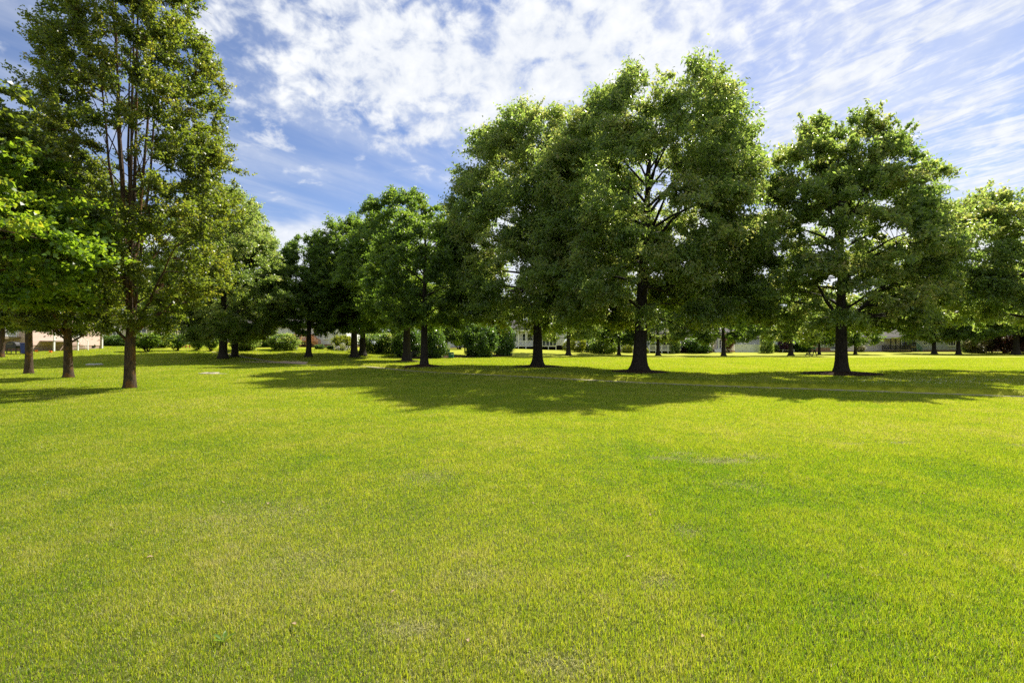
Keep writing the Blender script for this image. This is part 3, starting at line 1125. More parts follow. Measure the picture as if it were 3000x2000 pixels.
    plant_tree('oak_tree', m, a, 0.0, 'broad oak whose crown merges into the left side of the tallest oak', 'oak_leaf', 'oak_bark', group='big oaks by the footpath')
    b = POS['oakb']
    m = tree_meshes(42, 16.3, 2.9, [(0, 4.2), (.05, 5.4), (.17, 6.3), (.35, 6.7), (.56, 6.6), (.74, 5.8), (.85, 5.0), (.93, 4.1), (.98, 3.0), (1, 2.0)],
                    n1=42, boughs=860, twigs=9, leaves=N(255000), llen=0.21, lw=0.09, r0=0.40, el=(-8, 60), droop=0.14, bs=1.0, flare=1.1, hang=0.45, sticks=0.02,
                    lean=(0.050, 0.0), gap=0.10, inner=0.32, lobes=0.07)
    plant_tree('oak_tree', m, b, 0.0, 'tallest oak with thick dark trunk flaring into a mulch ring', 'oak_leaf', 'oak_bark', group='big oaks by the footpath')
    c = POS['oakc']
    m = tree_meshes(46, 13.3, 2.35, [(0, 4.2), (.06, 5.0), (.18, 5.4), (.34, 5.4), (.5, 5.2), (.66, 4.6), (.8, 3.6), (.92, 2.2), (1, .8)],
                    n1=34, boughs=470, twigs=8, leaves=N(170000), llen=0.20, lw=0.09, r0=0.30, el=(-3, 56), droop=0.05, bs=0.85, flare=0.75, hang=0.2, sticks=0.16,
                    lean=(0.010, 0.0), lowlimb=[(0.1, 2.5, 38, 4.6, .13), (3.3, 2.7, 52, 3.8, .12)], gap=0.05, flat=0.5, lobes=0.07, inner=0.3)
    plant_tree('oak_tree', m, c, 0.0, 'oak with short forked trunk in a mulch ring and loose open crown', 'oak_leaf', 'oak_bark', group='big oaks by the footpath')
    dx, dy = 28.7, 26.3
    m = tree_meshes(44, 10.0, 2.7, [(0, 4.2), (.1, 6.0), (.3, 7.0), (.5, 6.7), (.7, 5.6), (.88, 3.8), (1, 1.0)],
                    n1=30, boughs=440, twigs=9, leaves=N(160000), llen=0.18, lw=0.09, r0=0.26, el=(-3, 48), droop=0.05, bs=0.85, hang=0.2, sticks=0.2, gap=0.1, flat=0.45, lobes=0.1)
    plant_tree('oak_tree', m, (dx, dy, gz(dx, dy)), 1.0, 'low spreading oak reaching in at the right photo edge', 'oak_leaf', 'oak_bark', group='big oaks by the footpath')
    # ---- the far row on the edge of the lawn
    m1 = tree_meshes(51, 13.5, 2.8, [(0, 3.8), (.1, 5.2), (.3, 6.2), (.55, 5.6), (.8, 3.8), (1, .5)],
                     n1=26, boughs=230, twigs=8, leaves=N(48000), llen=0.30, lw=0.16, r0=0.34, el=(-6, 58), droop=0.12, bs=1.1, flare=1.0, hang=0.35)
    m2 = tree_meshes(52, 12.5, 2.6, [(0, 3.6), (.1, 5.4), (.3, 5.9), (.6, 5.0), (.85, 3.0), (1, .5)],
                     n1=24, boughs=210, twigs=8, leaves=N(44000), llen=0.30, lw=0.18, r0=0.30, el=(-4, 55), droop=0.12, bs=1.1, flare=0.8, hang=0.35)
    far = [(1665, 1040.5, 0, 1.0, 'far oak with flared trunk right of the white porch house'),
           (1813, 1040, 1, .9, 'far oak with slim trunk before the lavender house window'),
           (1928, 1042, 0, .95, 'far oak with one bent limb before the porch railing'),
           (2120, 1042.5, 1, 1.05, 'far oak with dark trunk before the stone coloured house steps'),
           (2317, 1042, 0, 1.0, 'far oak just left of the person with the stroller'),
           (2400, 1034, 1, .8, 'far oak with tan trunk just right of the person with the stroller'),
           (2506, 1038, 1, .85, 'far oak with thin trunk next to the pale lilac wall'),
           (2737, 1037, 0, 1.05, 'far oak with thick trunk before the grey sided house'),
           (2808, 1033, 1, 1.2, 'far oak with pale trunk by the round green shrub'),
           (2977, 1034.5, 0, 1.45, 'far oak with tall trunk beside the dark red bush'),
           (3120, 1036, 1, 1.1, 'far oak beyond the right photo edge'),
           (1308, 1036, 1, .7, 'far oak with dark trunk behind the pet waste station')]
    src = {}
    for k, (px, py, v, s, lab) in enumerate(far):
        p = ground_hit(px, py)
        if p[1] > 96:
            p = (at(px, 92), 92, gz(at(px, 92), 92))
        rz = (k * 2.3) % 6.28
        if v not in src:
            o, _ = plant_tree('oak_tree', (m1, m2)[v], p, rz, lab, ('oak_leaf', 'linden_leaf')[v], 'oak_bark', group='oaks along the far lawn edge', scale=s)
            src[v] = o
        else:
            copy_tree(src[v], p, rz, lab, scale=s)
    # ---- trees behind the houses
    rg = random.Random(3)
    px = -260
    k = 0
    while px < 3300:
        Y = rg.uniform(120, 138) if px > 1000 else rg.uniform(92, 110)
        x = at(px, Y)
        copy_tree(src[k % 2], (x, Y, gz(x, Y)), rg.uniform(0, 6.28), 'leafy tree standing behind the row of houses', group='trees behind the houses',
                  scale=(1.15, 1.15, rg.uniform(0.85, 1.15)))
        px += rg.uniform(95, 150)
        k += 1


# ------------------------------------------------------------------ shrubs
def shrub_mesh(seed, leafm, shape='round', leaves=5000, llen=0.16, lw=0.10):
    """unit shrub: 1 wide, 1 high; leaves through the outer shell, short stems"""
    rg = np.random.default_rng(seed)
    n = 150
    u = rg.normal(0, 1, (n, 3))
    u /= np.linalg.norm(u, axis=1, keepdims=True)
    z = 0.5 + 0.5 * u[:, 2]
    if shape == 'round':
        r = 0.47 * np.sqrt(np.clip(1 - (2 * z - 1) ** 2, 0, 1)) ** 0.75
    elif shape == 'cone':
        r = 0.48 * np.sin(np.clip(z, 0, 1) * PI * 0.85 + 0.42) ** 0.9
    elif shape == 'vase':
        z = 0.25 + 0.75 * z
        r = 0.47 * np.sin(np.clip((z - .2) / .8, 0, 1) * PI * 0.78) ** 0.7
    else:
        z = 0.05 + 0.95 * z
        r = 0.46 * np.clip(1.06 - z ** 3, 0, 1) ** 0.5
    az = np.arctan2(u[:, 1], u[:, 0])
    k = rg.uniform(0.55, 1.0, n) ** 0.6
    cp = np.stack([np.cos(az) * r * k, np.sin(az) * r * k, 0.04 + z * 0.94 * (0.9 + 0.1 * k)], 1)
    cd = cp - np.array([0, 0, 0.3])
    cd /= np.linalg.norm(cd, axis=1, keepdims=True) + 1e-9
    per = rg.integers(0, n, leaves)
    loc = cp[per] + rg.normal(0, 0.06, (leaves, 3)) + cd[per] * rg.normal(0, 0.03, (leaves, 1))
    loc[:, 2] = np.abs(loc[:, 2])
    v, _ = leaf_quads(rg, loc, cd[per], llen * 0.4, lw * 0.4, 0.1)
    var = np.clip(0.5 * rg.random(n)[per] + 0.5 * rg.random(leaves), 0, 1)
    V, Fc, cnt = [], [], 0
    for i in range(9):
        a = rg.uniform(0, 6.28)
        t = cp[rg.integers(0, n)] * np.array([.8, .8, .85])
        b0 = np.array([math.cos(a) * .05, math.sin(a) * .05, -0.06])
        vv, ff = tube_np(np.array([b0, b0 * .5 + t * .5 + rg.normal(0, .02, 3), t]), np.array([.022, .014, .006]), 5)
        V.append(vv)
        Fc.append(np.array(ff) + cnt)
        cnt += len(vv)
    wm = wood_mesh('stems', (np.concatenate(V), np.concatenate(Fc)))
    wm.materials.append(MAT['oak_bark'])
    cm = crown_mesh('foliage', (v, np.repeat(var, 4)))
    cm.materials.append(MAT[leafm])
    return wm, cm


def build_shrubs():
    kinds = {'dark': shrub_mesh(1, 'holly_leaf', 'round', 12000, .15, .1), 'cone': shrub_mesh(2, 'holly_leaf', 'cone', 13000, .14, .09),
             'light': shrub_mesh(3, 'oak_leaf', 'round', 6000, .18, .11), 'vase': shrub_mesh(4, 'linden_leaf', 'vase', 5000, .2, .12),
             'yellow': shrub_mesh(5, 'yellow_leaf', 'round', 4000, .2, .12), 'red': shrub_mesh(6, 'red_leaf', 'upright', 8000),
             'pale': shrub_mesh(7, 'pale_leaf', 'round', 4000, .2, .14), 'pink': shrub_mesh(8, 'pink_leaf', 'vase', 4000, .2, .14),
             'purple': shrub_mesh(9, 'purple_leaf', 'round', 4000, .2, .13), 'tall': shrub_mesh(10, 'oak_leaf', 'upright', 5000, .2, .12)}
    # px centre, py base, px width, px height, kind, label (Y given where something hides the foot)
    rows = [
        (430, 1030, 78, 52, 'vase', 'bushy dark shrub with stems bare at the foot, nearest the big pear trunk'),
        (517, 1028, 62, 48, 'vase', 'small multi stemmed shrub left of the red low fence'),
        (577, 1027, 52, 44, 'vase', 'small round topped shrub right of the red low fence'),
        (618, 1027, 50, 44, 'vase', 'open stemmed shrub just left of the close pair of oak trunks'),
        (717, 1026, 78, 50, 'light', 'yellow green shrub just right of the close pair of oak trunks'),
        (320, 1012, 60, 28, 'dark', 'low dark hedge shrub beside the pink house corner'),
        (352, 1013, 50, 30, 'dark', 'dark hedge shrub behind the big pear trunk'),
        (478, 1014, 60, 26, 'dark', 'low dark shrub between the small stemmed shrubs'),
        (780, 1012, 60, 40, 'dark', 'dark shaded hedge left of the pinkish flowering bush'),
        (832, 1025, 84, 46, 'light', 'bush with a pinkish crown left of the white pole'),
        (936, 1022.5, 28, 13, 'dark', 'small round clipped shrub at the orange deck stairs'),
        (968, 1022, 22, 10, 'dark', 'low clipped shrub at the white house foot'),
        (1004, 1023.4, 62, 40, 'yellow', 'light green bush hanging over the white lawn chairs'),
        (1095, 1031, 90, 52, 'light', 'loose green shrub right of the flared linden'),
        (1140, 1034, 70, 56, 'light', 'yellowish shrub left of the thick linden trunk'),
        (1194, 1045, 84, 78, 'dark', 'big dark egg shaped shrub behind the thick linden trunk'),
        (1275, 1048, 62, 86, 'cone', 'clipped upright shrub with sunlit right side by the pet waste station'),
        (1405, 1044, 98, 92, 'dark', 'wide glossy round shrub, left of the twin shrubs'),
        (1472, 1041, 72, 94, 'dark', 'taller glossy shrub, right of the twin shrubs'),
        (1345, 1022, 60, 56, 'vase', 'small open stemmed tree shrub before the lilac wall'),
        (1666, 1028, 34, 30, 'yellow', 'bright yellow shrub at the white porch house corner'),
        (1693, 1031, 46, 44, 'yellow', 'bright yellow green shrub right of the flared far oak'),
        (1726, 1031, 56, 40, 'tall', 'dark green leafy bush between the yellow shrub and the weeping shrub'),
        (1772, 1035, 84, 52, 'light', 'weeping shrub with pale brownish sprays'),
        (1838, 1033, 34, 24, 'yellow', 'yellow flowering shrub at the lavender house left corner'),
        (1856, 1032, 26, 18, 'purple', 'low reddish plant below the left lavender window'),
        (1892, 1034.5, 18, 15, 'yellow', 'small round yellow bush beside the tallest oak trunk'),
        (1913, 1033, 34, 26, 'light', 'pale green bush before the porch railing'),
        (1946, 1033, 20, 26, 'red', 'reddish upright plant below the porch railing'),
        (1958, 1034, 20, 18, 'yellow', 'small yellow green plant right of the reddish plant'),
        (1972, 1034, 38, 64, 'tall', 'tall climbing bush at the lavender house right corner'),
        (2010, 1033, 26, 20, 'red', 'low dark red plants at the stone house left corner'),
        (2042, 1033, 78, 42, 'dark', 'dark shaded hedge below the shuttered window'),
        (2074, 1032, 30, 38, 'pale', 'cream flowering shrub beside the white steps'),
        (2135, 1032, 32, 52, 'pink', 'pink flowering shrub at the stone house right corner'),
        (2247, 1033, 36, 66, 'tall', 'tall leafy bush at the end of the white fence'),
        (2268, 1031, 26, 22, 'light', 'low bush left of the column house'),
        (2300, 1031, 34, 44, 'purple', 'purple flowering bush left of the far oak trunk'),
        (2350, 1031, 52, 32, 'dark', 'dark clipped bush behind the stroller'),
        (2518, 1031, 26, 22, 'pale', 'pale flowering plant at the lilac wall corner'),
        (2838, 1032, 34, 54, 'cone', 'round topped green shrub right of the pale far oak trunk'),
        (2868, 1033, 70, 52, 'pale', 'loose pale shrub left of the wooden deck'),
        (2948, 1034, 92, 100, 'red', 'large dark red leaved bush beside the tall far oak trunk'),
        (3040, 1034, 90, 60, 'dark', 'dark hedge shrub at the right photo edge')]
    proto = {}
    for k, (px, py, w, h, kind, lab) in enumerate(rows):
        x, y, z = ground_hit(px, py)
        if px < 820 and y > 70:
            y = 71.0
            x = at(px, y)
            z = gz(x, y)
        elif y > 103:
            y = 101.5
            x = at(px, y)
            z = gz(x, y)
        W, Hh = w / F * y, h / F * y
        rz = (k * 1.7) % 6.28
        if kind not in proto:
            r = empty('shrub', (x, y, z), rz)
            tag(r, lab, 'shrub', 'garden shrubs')
            wm, cm = kinds[kind]
            link('stems', wm, None, r)
            link('foliage', cm, None, r)
            r.scale = (W, W, Hh)
            proto[kind] = r
        else:
            copy_tree(proto[kind], (x, y, z), rz, lab, scale=(W, W, Hh))


# ------------------------------------------------------------------ houses
def siding(name, col, pitch=0.13):
    m, t, out = mat_new(name)
    tc = t.new('ShaderNodeTexCoord')
    o = tc.outputs['Object']
    sep = t.new('ShaderNodeSeparateXYZ')
    t.l.new(o, sep.inputs[0])
    fr = t.m('FRACT', t.m('DIVIDE', sep.outputs[2], pitch))
    line = t.ss(0.0, 0.14, fr)
    n = t.noise(o, 0.8, 4.0)
    c = t.mix(n, tuple(v * 0.88 for v in col), tuple(min(1, v * 1.06) for v in col))
    b = principled(t, c, 0.55, 0.25)
    bp = t.new('ShaderNodeBump')
    bp.inputs['Strength'].default_value = 1.0
    bp.inputs['Distance'].default_value = 0.03
    t.put(bp.inputs['Height'], t.m('MULTIPLY', line, t.m('SUBTRACT', 1.2, fr)))
    t.l.new(bp.outputs[0], b.inputs['Normal'])
    t.l.new(b.outputs[0], out.inputs[0])
    return m


def brick(name, c0, c1, mortar):
    m, t, out = mat_new(name)
    tc = t.new('ShaderNodeTexCoord')
    br = t.new('ShaderNodeTexBrick')
    v = t.mapping(tc.outputs['Object'], rot=(PI / 2, 0, 0))
    t.put(br.inputs['Vector'], v)
    br.inputs['Scale'].default_value = 4.5
    for k, c in (('Color1', c0), ('Color2', c1), ('Mortar', mortar)):
        br.inputs[k].default_value = c + (1,)
    b = principled(t, br.outputs[0], 0.85, 0.15)
    t.l.new(b.outputs[0], out.inputs[0])
    return m


def house_mats():
    siding('pink_siding', (0.58, 0.43, 0.37))
    siding('white_siding', (0.70, 0.70, 0.72))
    siding('lavender_siding', (0.46, 0.47, 0.55))
    siding('grey_siding', (0.42, 0.44, 0.50))
    siding('sage_siding', (0.45, 0.50, 0.46))
    siding('lilac_siding', (0.60, 0.55, 0.60))
    siding('tan_siding', (0.45, 0.40, 0.32))
    brick('stone_brick', (0.52, 0.44, 0.36), (0.62, 0.55, 0.46), (0.5, 0.46, 0.4))
    brick('red_brick', (0.30, 0.15, 0.11), (0.38, 0.20, 0.14), (0.4, 0.35, 0.3))
    simple('roof_shingle', (0.085, 0.08, 0.078), 0.9, 0.1, var=0.35, scale=6.0, bump=0.6)
    simple('white_trim', (0.78, 0.78, 0.80), 0.45, 0.35, var=0.05)
    simple('dark_shutter', (0.05, 0.045, 0.055), 0.6, 0.2)
    simple('deck_wood', (0.42, 0.20, 0.10), 0.75, 0.15, var=0.3, scale=5)
    simple('grey_wood', (0.26, 0.21, 0.16), 0.85, 0.1, var=0.3, scale=5)
    simple('black_metal', (0.02, 0.02, 0.022), 0.45, 0.4)
    simple('green_metal', (0.02, 0.13, 0.10), 0.4, 0.4)
    simple('white_plastic', (0.78, 0.77, 0.74), 0.5, 0.35, var=0.05)
    simple('blue_plastic', (0.03, 0.05, 0.28), 0.5, 0.35)
    simple('purple_cloth', (0.09, 0.05, 0.14), 0.8, 0.1)
    simple('concrete', (0.42, 0.38, 0.32), 0.9, 0.1, var=0.25, scale=4, bump=0.3)
    simple('dark_void', (0.012, 0.011, 0.010), 0.9, 0.05)
    m, t, out = mat_new('window_glass')
    tc = t.new('ShaderNodeTexCoord')
    n = t.noise(tc.outputs['Object'], 1.3, 3.0)
    c = t.ramp(n, [(0.35, (0.012, 0.018, 0.022)), (0.7, (0.05, 0.065, 0.075))])
    b = principled(t, c, 0.06, 0.6)
    t.l.new(b.outputs[0], out.inputs[0])


class House:
    """a house whose garden wall faces the lawn; local x is right, y is away from the lawn, z is up"""
    def __init__(s, name, label, px0, px1, Y, wall, h=2.9, depth=8.0, roof='roof_shingle', rise=1.7, base=0.35, z=None, cat='house', foundation='red_brick', gable=False):
        s.x0, s.x1, s.Y = at(px0, Y), at(px1, Y), Y
        xc = (s.x0 + s.x1) / 2
        s.zg = gz(xc, Y) if z is None else z
        s.root = empty(name, (xc, Y, s.zg))
        tag(s.root, label, cat, 'houses behind the lawn')
        s.xc = xc
        w = (s.x1 - s.x0) / 2
        s.w, s.base, s.h = w, base, h
        MB().box(-w + .04, w - .04, .04, depth - .04, -0.8, base).build('foundation', MAT[foundation], s.root)
        mb = MB().box(-w, w, 0, depth, base, base + h)
        if gable:
            mb.add([(-w, 0.001, base + h), (w, 0.001, base + h), (0, 0.001, base + h + rise), (-w, depth, base + h), (w, depth, base + h), (0, depth, base + h + rise)],
                   [(0, 1, 2), (4, 3, 5), (0, 2, 5, 3), (1, 4, 5, 2)])
        mb.build('wall', MAT[wall], s.root)
        o = 0.4
        rb = MB()
        t = 0.16
        zt = base + h + 0.004
        if gable:
            k = rise / w
            for sg in (-1, 1):
                rb.add([(sg * (w + o), -o, zt - o * k), (0, -o, zt + rise), (0, depth + o, zt + rise), (sg * (w + o), depth + o, zt - o * k),
                        (sg * (w + o), -o, zt - o * k + t), (0, -o, zt + rise + t), (0, depth + o, zt + rise + t), (sg * (w + o), depth + o, zt - o * k + t)],
                       [(0, 1, 2, 3), (7, 6, 5, 4), (0, 4, 5, 1), (2, 6, 7, 3), (3, 7, 4, 0)])
        else:
            d2 = depth / 2
            k = rise / d2
            for a, bb in ((-o, d2), (depth + o, d2)):
                za = zt - o * k
                rb.add([(-w - o, a, za), (w + o, a, za), (w + o, bb, zt + rise), (-w - o, bb, zt + rise),
                        (-w - o, a, za + t), (w + o, a, za + t), (w + o, bb, zt + rise + t), (-w - o, bb, zt + rise + t)],
                       [(0, 1, 2, 3), (7, 6, 5, 4), (0, 4, 5, 1), (1, 5, 6, 2), (3, 7, 4, 0)])
            rb.add([(-w, 0.05, base + h), (-w, depth - .05, base + h), (-w, d2, zt + rise)], [(0, 1, 2)])
            rb.add([(w, 0.05, base + h), (w, depth - .05, base + h), (w, d2, zt + rise)], [(2, 1, 0)])
        s.roof = rb.build('roof', MAT[roof], s.root)
        for sg in (-1, 1):
            MB().box(sg * w - .07, sg * w + .07, -0.02, 0.1, base + .002, base + h - .002).build('corner_board', MAT['white_trim'], s.root)

    def lx(s, px):
        return at(px, s.Y) - s.xc

    def lz(s, py):
        return zat(py, s.Y) - s.zg

    def window(s, px0, px1, z0, z1, cols=2, rows=2, shutters=False):
        x0, x1 = s.lx(px0), s.lx(px1)
        t = 0.10
        f = MB()
        f.box(x0, x0 + t, -.06, .05, z0, z1).box(x1 - t, x1, -.06, .05, z0, z1)
        f.box(x0 + t, x1 - t, -.06, .05, z0, z0 + t).box(x0 + t, x1 - t, -.06, .05, z1 - t, z1)
        for c in range(1, cols):
            xm = x0 + (x1 - x0) * c / cols
            f.box(xm - .04, xm + .04, -.05, .04, z0 + t, z1 - t)
        for r in range(1, rows):
            zm = z0 + (z1 - z0) * r / rows
            f.box(x0 + t, x1 - t, -.045, .035, zm - .03, zm + .03)
        w = f.build('window', MAT['white_trim'], s.root)
        MB().box(x0 + t * .5, x1 - t * .5, -.02, .03, z0 + t * .5, z1 - t * .5).build('pane', MAT['window_glass'], w)
        MB().box(x0 - .06, x1 + .06, -.11, .02, z0 - .07, z0 - .002).build('sill', MAT['white_trim'], w)
        if shutters:
            for a, b in ((x0 - .48, x0 - .03), (x1 + .03, x1 + .48)):
                MB().box(a, b, -.05, .02, z0, z1).build('shutter', MAT['dark_shutter'], s.root)

    def door(s, px0, px1, z0, z1):
        x0, x1 = s.lx(px0), s.lx(px1)
        d = MB().box(x0, x0 + .1, -.05, .03, z0, z1).box(x1 - .1, x1, -.05, .03, z0, z1).box(x0 + .1, x1 - .1, -.05, .03, z1 - .1, z1) \
            .box(x0 + .1, x1 - .1, -.05, .03, z0, z0 + .3).box(x0 + .1, x1 - .1, -.045, .03, z0 + .95, z0 + 1.05).build('door', MAT['white_trim'], s.root)
        MB().box(x0 + .1, x1 - .1, -.02, .02, z0 + .3, z1 - .1).build('pane', MAT['window_glass'], d)
        MB().box(x1 - .2, x1 - .16, -.1, -.045, z0 + 1.0, z0 + 1.12).build('handle', MAT['black_metal'], d)

    def deck(s, px0, px1, dep, z, floor_m, rail_m, rail=True, posts=4, bal=0.14, roofed=None):
        x0, x1 = s.lx(px0), s.lx(px1)
        fl = MB()
        fl.box(x0, x1, -dep, -0.03, z - .22, z - .06)
        n = max(2, int((dep) / .15))
        for i in range(n):
            a = -dep - .03 + (dep) * i / n
            fl.box(x0 - .03, x1 + .03, a, a + dep / n - .012, z - .055, z)
        d = fl.build('deck', MAT[floor_m], s.root)
        p = MB()
        for i in range(posts):
            x = x0 + .08 + (x1 - x0 - .16) * i / (posts - 1)
            MB().box(x - .07, x + .07, -dep + .01, -dep + .15, -0.8, (z + 1.0) if rail else z - .23).build('post', MAT[rail_m], d)
        if rail:
            r = MB()
            y = -dep + .08
            r.box(x0, x1, y - .05, y + .05, z + .88, z + .95).box(x0, x1, y - .03, y + .03, z + .10, z + .16)
            k = int((x1 - x0) / bal)
            for i in range(1, k):
                x = x0 + (x1 - x0) * i / k
                r.box(x - .02, x + .02, y - .02, y + .02, z + .16, z + .88)
            for sx in (x0 + .05, x1 - .05):
                r.box(sx - .04, sx + .04, -dep + .2, -0.05, z + .88, z + .95)
                for i in range(1, int(dep / bal)):
                    yy = -dep + .1 + i * bal
                    if yy < -.1:
                        r.box(sx - .02, sx + .02, yy - .02, yy + .02, z + .02, z + .88)
            r.build('railing', MAT[rail_m], d)
        if roofed:
            MB().box(x0 - .2, x1 + .2, -dep - .2, -.03, roofed, roofed + .18).build('porch_roof', MAT['white_trim'], s.root)
            for i in range(posts):
                x = x0 + .08 + (x1 - x0 - .16) * i / (posts - 1)
                MB().box(x - .08, x + .08, -dep + .005, -dep + .155, z + 1.0, roofed - .002).build('porch_column', MAT[rail_m], s.root)
        return d

    def steps(s, px, y0, z, width, n, mat, rail_m=None, dirx=0):
        """stairs down from height z; dirx 0 comes towards the lawn, +1 runs to the right, -1 to the left"""
        x = s.lx(px)
        st = MB()
        rise = z / n
        for i in range(n):
            zt = z - rise * (i + 1) + rise * .5
            if dirx == 0:
                st.box(x - width / 2, x + width / 2, y0 - .28 * (i + 1), y0 - .28 * i - .004, -0.3, zt)
            else:
                a, b = x + dirx * .28 * i, x + dirx * (.28 * (i + 1) - .004)
                st.box(min(a, b), max(a, b), y0 - width, y0, zt - .08, zt)
        o = st.build('steps', MAT[mat], s.root)
        if rail_m:
            for q in (-1, 1):
                r = MB()
                if dirx == 0:
                    sx = x + q * width / 2
                    r.bar((sx, y0 - .06, z + .9), (sx, y0 - .28 * n, .9), .07)
                    for i in range(n + 1):
                        r.bar((sx, y0 - .06 - .27 * i, z - rise * i - .1), (sx, y0 - .06 - .27 * i, z - rise * i + .9), .05)
                else:
                    yy = y0 if q > 0 else y0 - width
                    r.bar((x, yy, z + .9), (x + dirx * .28 * n, yy, .9), .07)
                    r.bar((x, yy, z), (x + dirx * .28 * n, yy, 0), .06, .2)
                    for i in range(2 * n + 1):
                        f = i / (2 * n)
                        r.bar((x + dirx * .28 * n * f, yy, z * (1 - f)), (x + dirx * .28 * n * f, yy, z * (1 - f) + .9), .045)
                r.build('stair_railing', MAT[rail_m], o)
        return o


def build_houses():
    house_mats()
    # pink house on the rise at the left
    h = House('house', 'pale pink sided house on the rise behind the left trees', -420, 83, 50, 'pink_siding', 3.2, 9, base=0.45, gable=False)
    h.window(-40, -10, 1.3, 2.7)
    h.window(20, 50, 1.3, 2.7)
    h.deck(-120, 60, 3.2, 1.30, 'grey_wood', 'white_trim', True, 5)
    w = h.w
    f = MB()
    f.box(w - .05, w + .05, 5.2, 5.3, 1.5, 2.9).box(w - .05, w + .05, 6.3, 6.4, 1.5, 2.9).box(w - .05, w + .05, 5.3, 6.3, 1.5, 1.6).box(w - .05, w + .05, 5.3, 6.3, 2.8, 2.9)
    f.box(w - .04, w + .04, 5.3, 6.3, 2.17, 2.23)
    f = f.build('window', MAT['white_trim'], h.root)
    MB().box(w - .02, w + .02, 5.25, 6.35, 1.55, 2.85).build('pane', MAT['window_glass'], f)
    MB().box(w + .02, w + .14, 8.86, 8.98, 0.02, 3.6).build('downpipe', MAT['white_trim'], h.root)
    MB().box(w - .06, w - .02, 7.6, 8.0, .15, .38).build('vent', MAT['dark_void'], h.root)
    sd = MB().box(w + .02, w + 1.5, 1.2, 4.2, .80, .92)
    for i in range(4):
        sd.box(w + .1, w + 1.4, 4.22 + .28 * i, 4.48 + .28 * i, .68 - .2 * i - .08, .68 - .2 * i)
    sd = sd.build('side_landing', MAT['grey_wood'], h.root)
    for yy in (1.3, 2.7, 4.1):
        MB().box(w + 1.38, w + 1.5, yy - .06, yy + .06, -.5, 1.9).build('post', MAT['white_trim'], sd)
    r = MB().box(w + 1.4, w + 1.48, 1.2, 4.2, 1.75, 1.83)
    for i in range(20):
        r.box(w + 1.42, w + 1.46, 1.3 + i * .145, 1.33 + i * .145, .93, 1.75)
    r.bar((w + 1.44, 4.2, 1.8), (w + 1.44, 5.4, .95), .07).bar((w + 1.44, 5.4, -.2), (w + 1.44, 5.4, .98), .07)
    for i in range(6):
        r.bar((w + 1.44, 4.35 + i * .18, .75 - i * .13), (w + 1.44, 4.35 + i * .18, 1.68 - i * .125), .03)
    r.build('railing', MAT['white_trim'], sd)
    # tan house further behind
    h = House('house', 'tan house far behind the dark hedge shrubs', 300, 470, 78, 'tan_siding', 3.0, 9, base=.3)
    h.window(330, 352, 1.0, 2.3)
    h.window(400, 430, 1.0, 2.3)
    h = House('house', 'house with white trim behind the small stemmed shrubs', 520, 745, 84, 'lilac_siding', 3.0, 9, base=.3)
    h.window(545, 565, .9, 2.3, 1, 2)
    h.window(640, 670, .9, 2.3)
    # white house with the orange deck
    h = House('house', 'white house with an orange timber deck and stairs', 800, 1014, 78, 'white_siding', 3.0, 9, base=.35)
    h.window(882, 900, 1.5, 2.7)
    h.window(950, 962, 1.2, 2.4)
    h.window(976, 992, 1.2, 2.4)
    h.deck(868, 922, 3.0, 0.95, 'deck_wood', 'deck_wood', True, 4)
    h.steps(922, -1.0, 0.95, 1.3, 5, 'deck_wood', 'deck_wood', 1)
    # lilac house in the gap
    h = House('house', 'pale lilac house seen in the gap behind the open tree shrub', 1300, 1378, 112, 'lavender_siding', 2.9, 8, base=.25)
    h.window(1330, 1342, .9, 2.2, 1, 2)
    # white porch house
    h = House('house', 'white house with long raised porch and white railing', 1494, 1652, 96, 'white_siding', 3.4, 9, base=.75, foundation='dark_void')
    for a, b in ((1502, 1514), (1530, 1541), (1545, 1562)):
        h.window(a, b, 1.5, 3.1, 1, 2)
    d = h.deck(1517, 1626, 3.0, 0.72, 'white_trim', 'white_trim', True, 6, roofed=3.5)
    x0, x1 = h.lx(1586), h.lx(1626)
    sc = MB()
    for i in range(5):
        x = x0 + (x1 - x0) * i / 4
        sc.box(x - .06, x + .06, -3.16, -3.04, .73, 3.49)
    sc.box(x0, x1, -3.15, -3.05, 1.9, 2.0)
    f = sc.build('porch_screen', MAT['white_trim'], h.root)
    MB().box(x0 + .02, x1 - .02, -3.11, -3.09, .74, 3.48).build('screen_mesh', MAT['window_glass'], f)
    h.steps(1517, -1.4, .72, 1.2, 4, 'white_trim', 'white_trim', -1)
    # lavender house
    h = House('house', 'lavender grey house with white framed windows and porch railing', 1806, 2000, 100, 'lavender_siding', 3.1, 9, base=.5)
    h.window(1818, 1832, .9, 2.7, 1, 2)
    h.window(1833, 1846, .9, 2.7, 1, 2)
    h.window(1890, 1902, 1.5, 2.8)
    h.window(1905, 1918, 1.5, 2.8)
    h.deck(1893, 1966, 2.2, .55, 'white_trim', 'white_trim', True, 5)
    MB().box(h.lx(1846) - .1, h.lx(1846) + .1, -2.4, -2.2, -.3, 1.7).build('gate_post', MAT['white_trim'], h.root)
    # stone coloured house
    h = House('house', 'stone coloured house with dark shuttered window and white steps', 2001, 2152, 103, 'stone_brick', 3.1, 9, base=.35)
    h.window(2037, 2052, 1.45, 2.85, 2, 3, True)
    h.window(2068, 2080, 1.45, 2.85, 1, 2)
    h.door(2100, 2113, .5, 2.65)
    h.window(2124, 2131, 1.3, 2.8, 1, 2)
    h.deck(2081, 2122, 1.8, .62, 'white_trim', 'white_trim', False, 3)
    h.steps(2090, -1.8, .62, 1.3, 3, 'white_trim')
    for px in (2096, 2117):
        MB().box(h.lx(px) - .12, h.lx(px) + .12, -1.75, -1.5, .63, 3.3).build('porch_column', MAT['white_trim'], h.root)
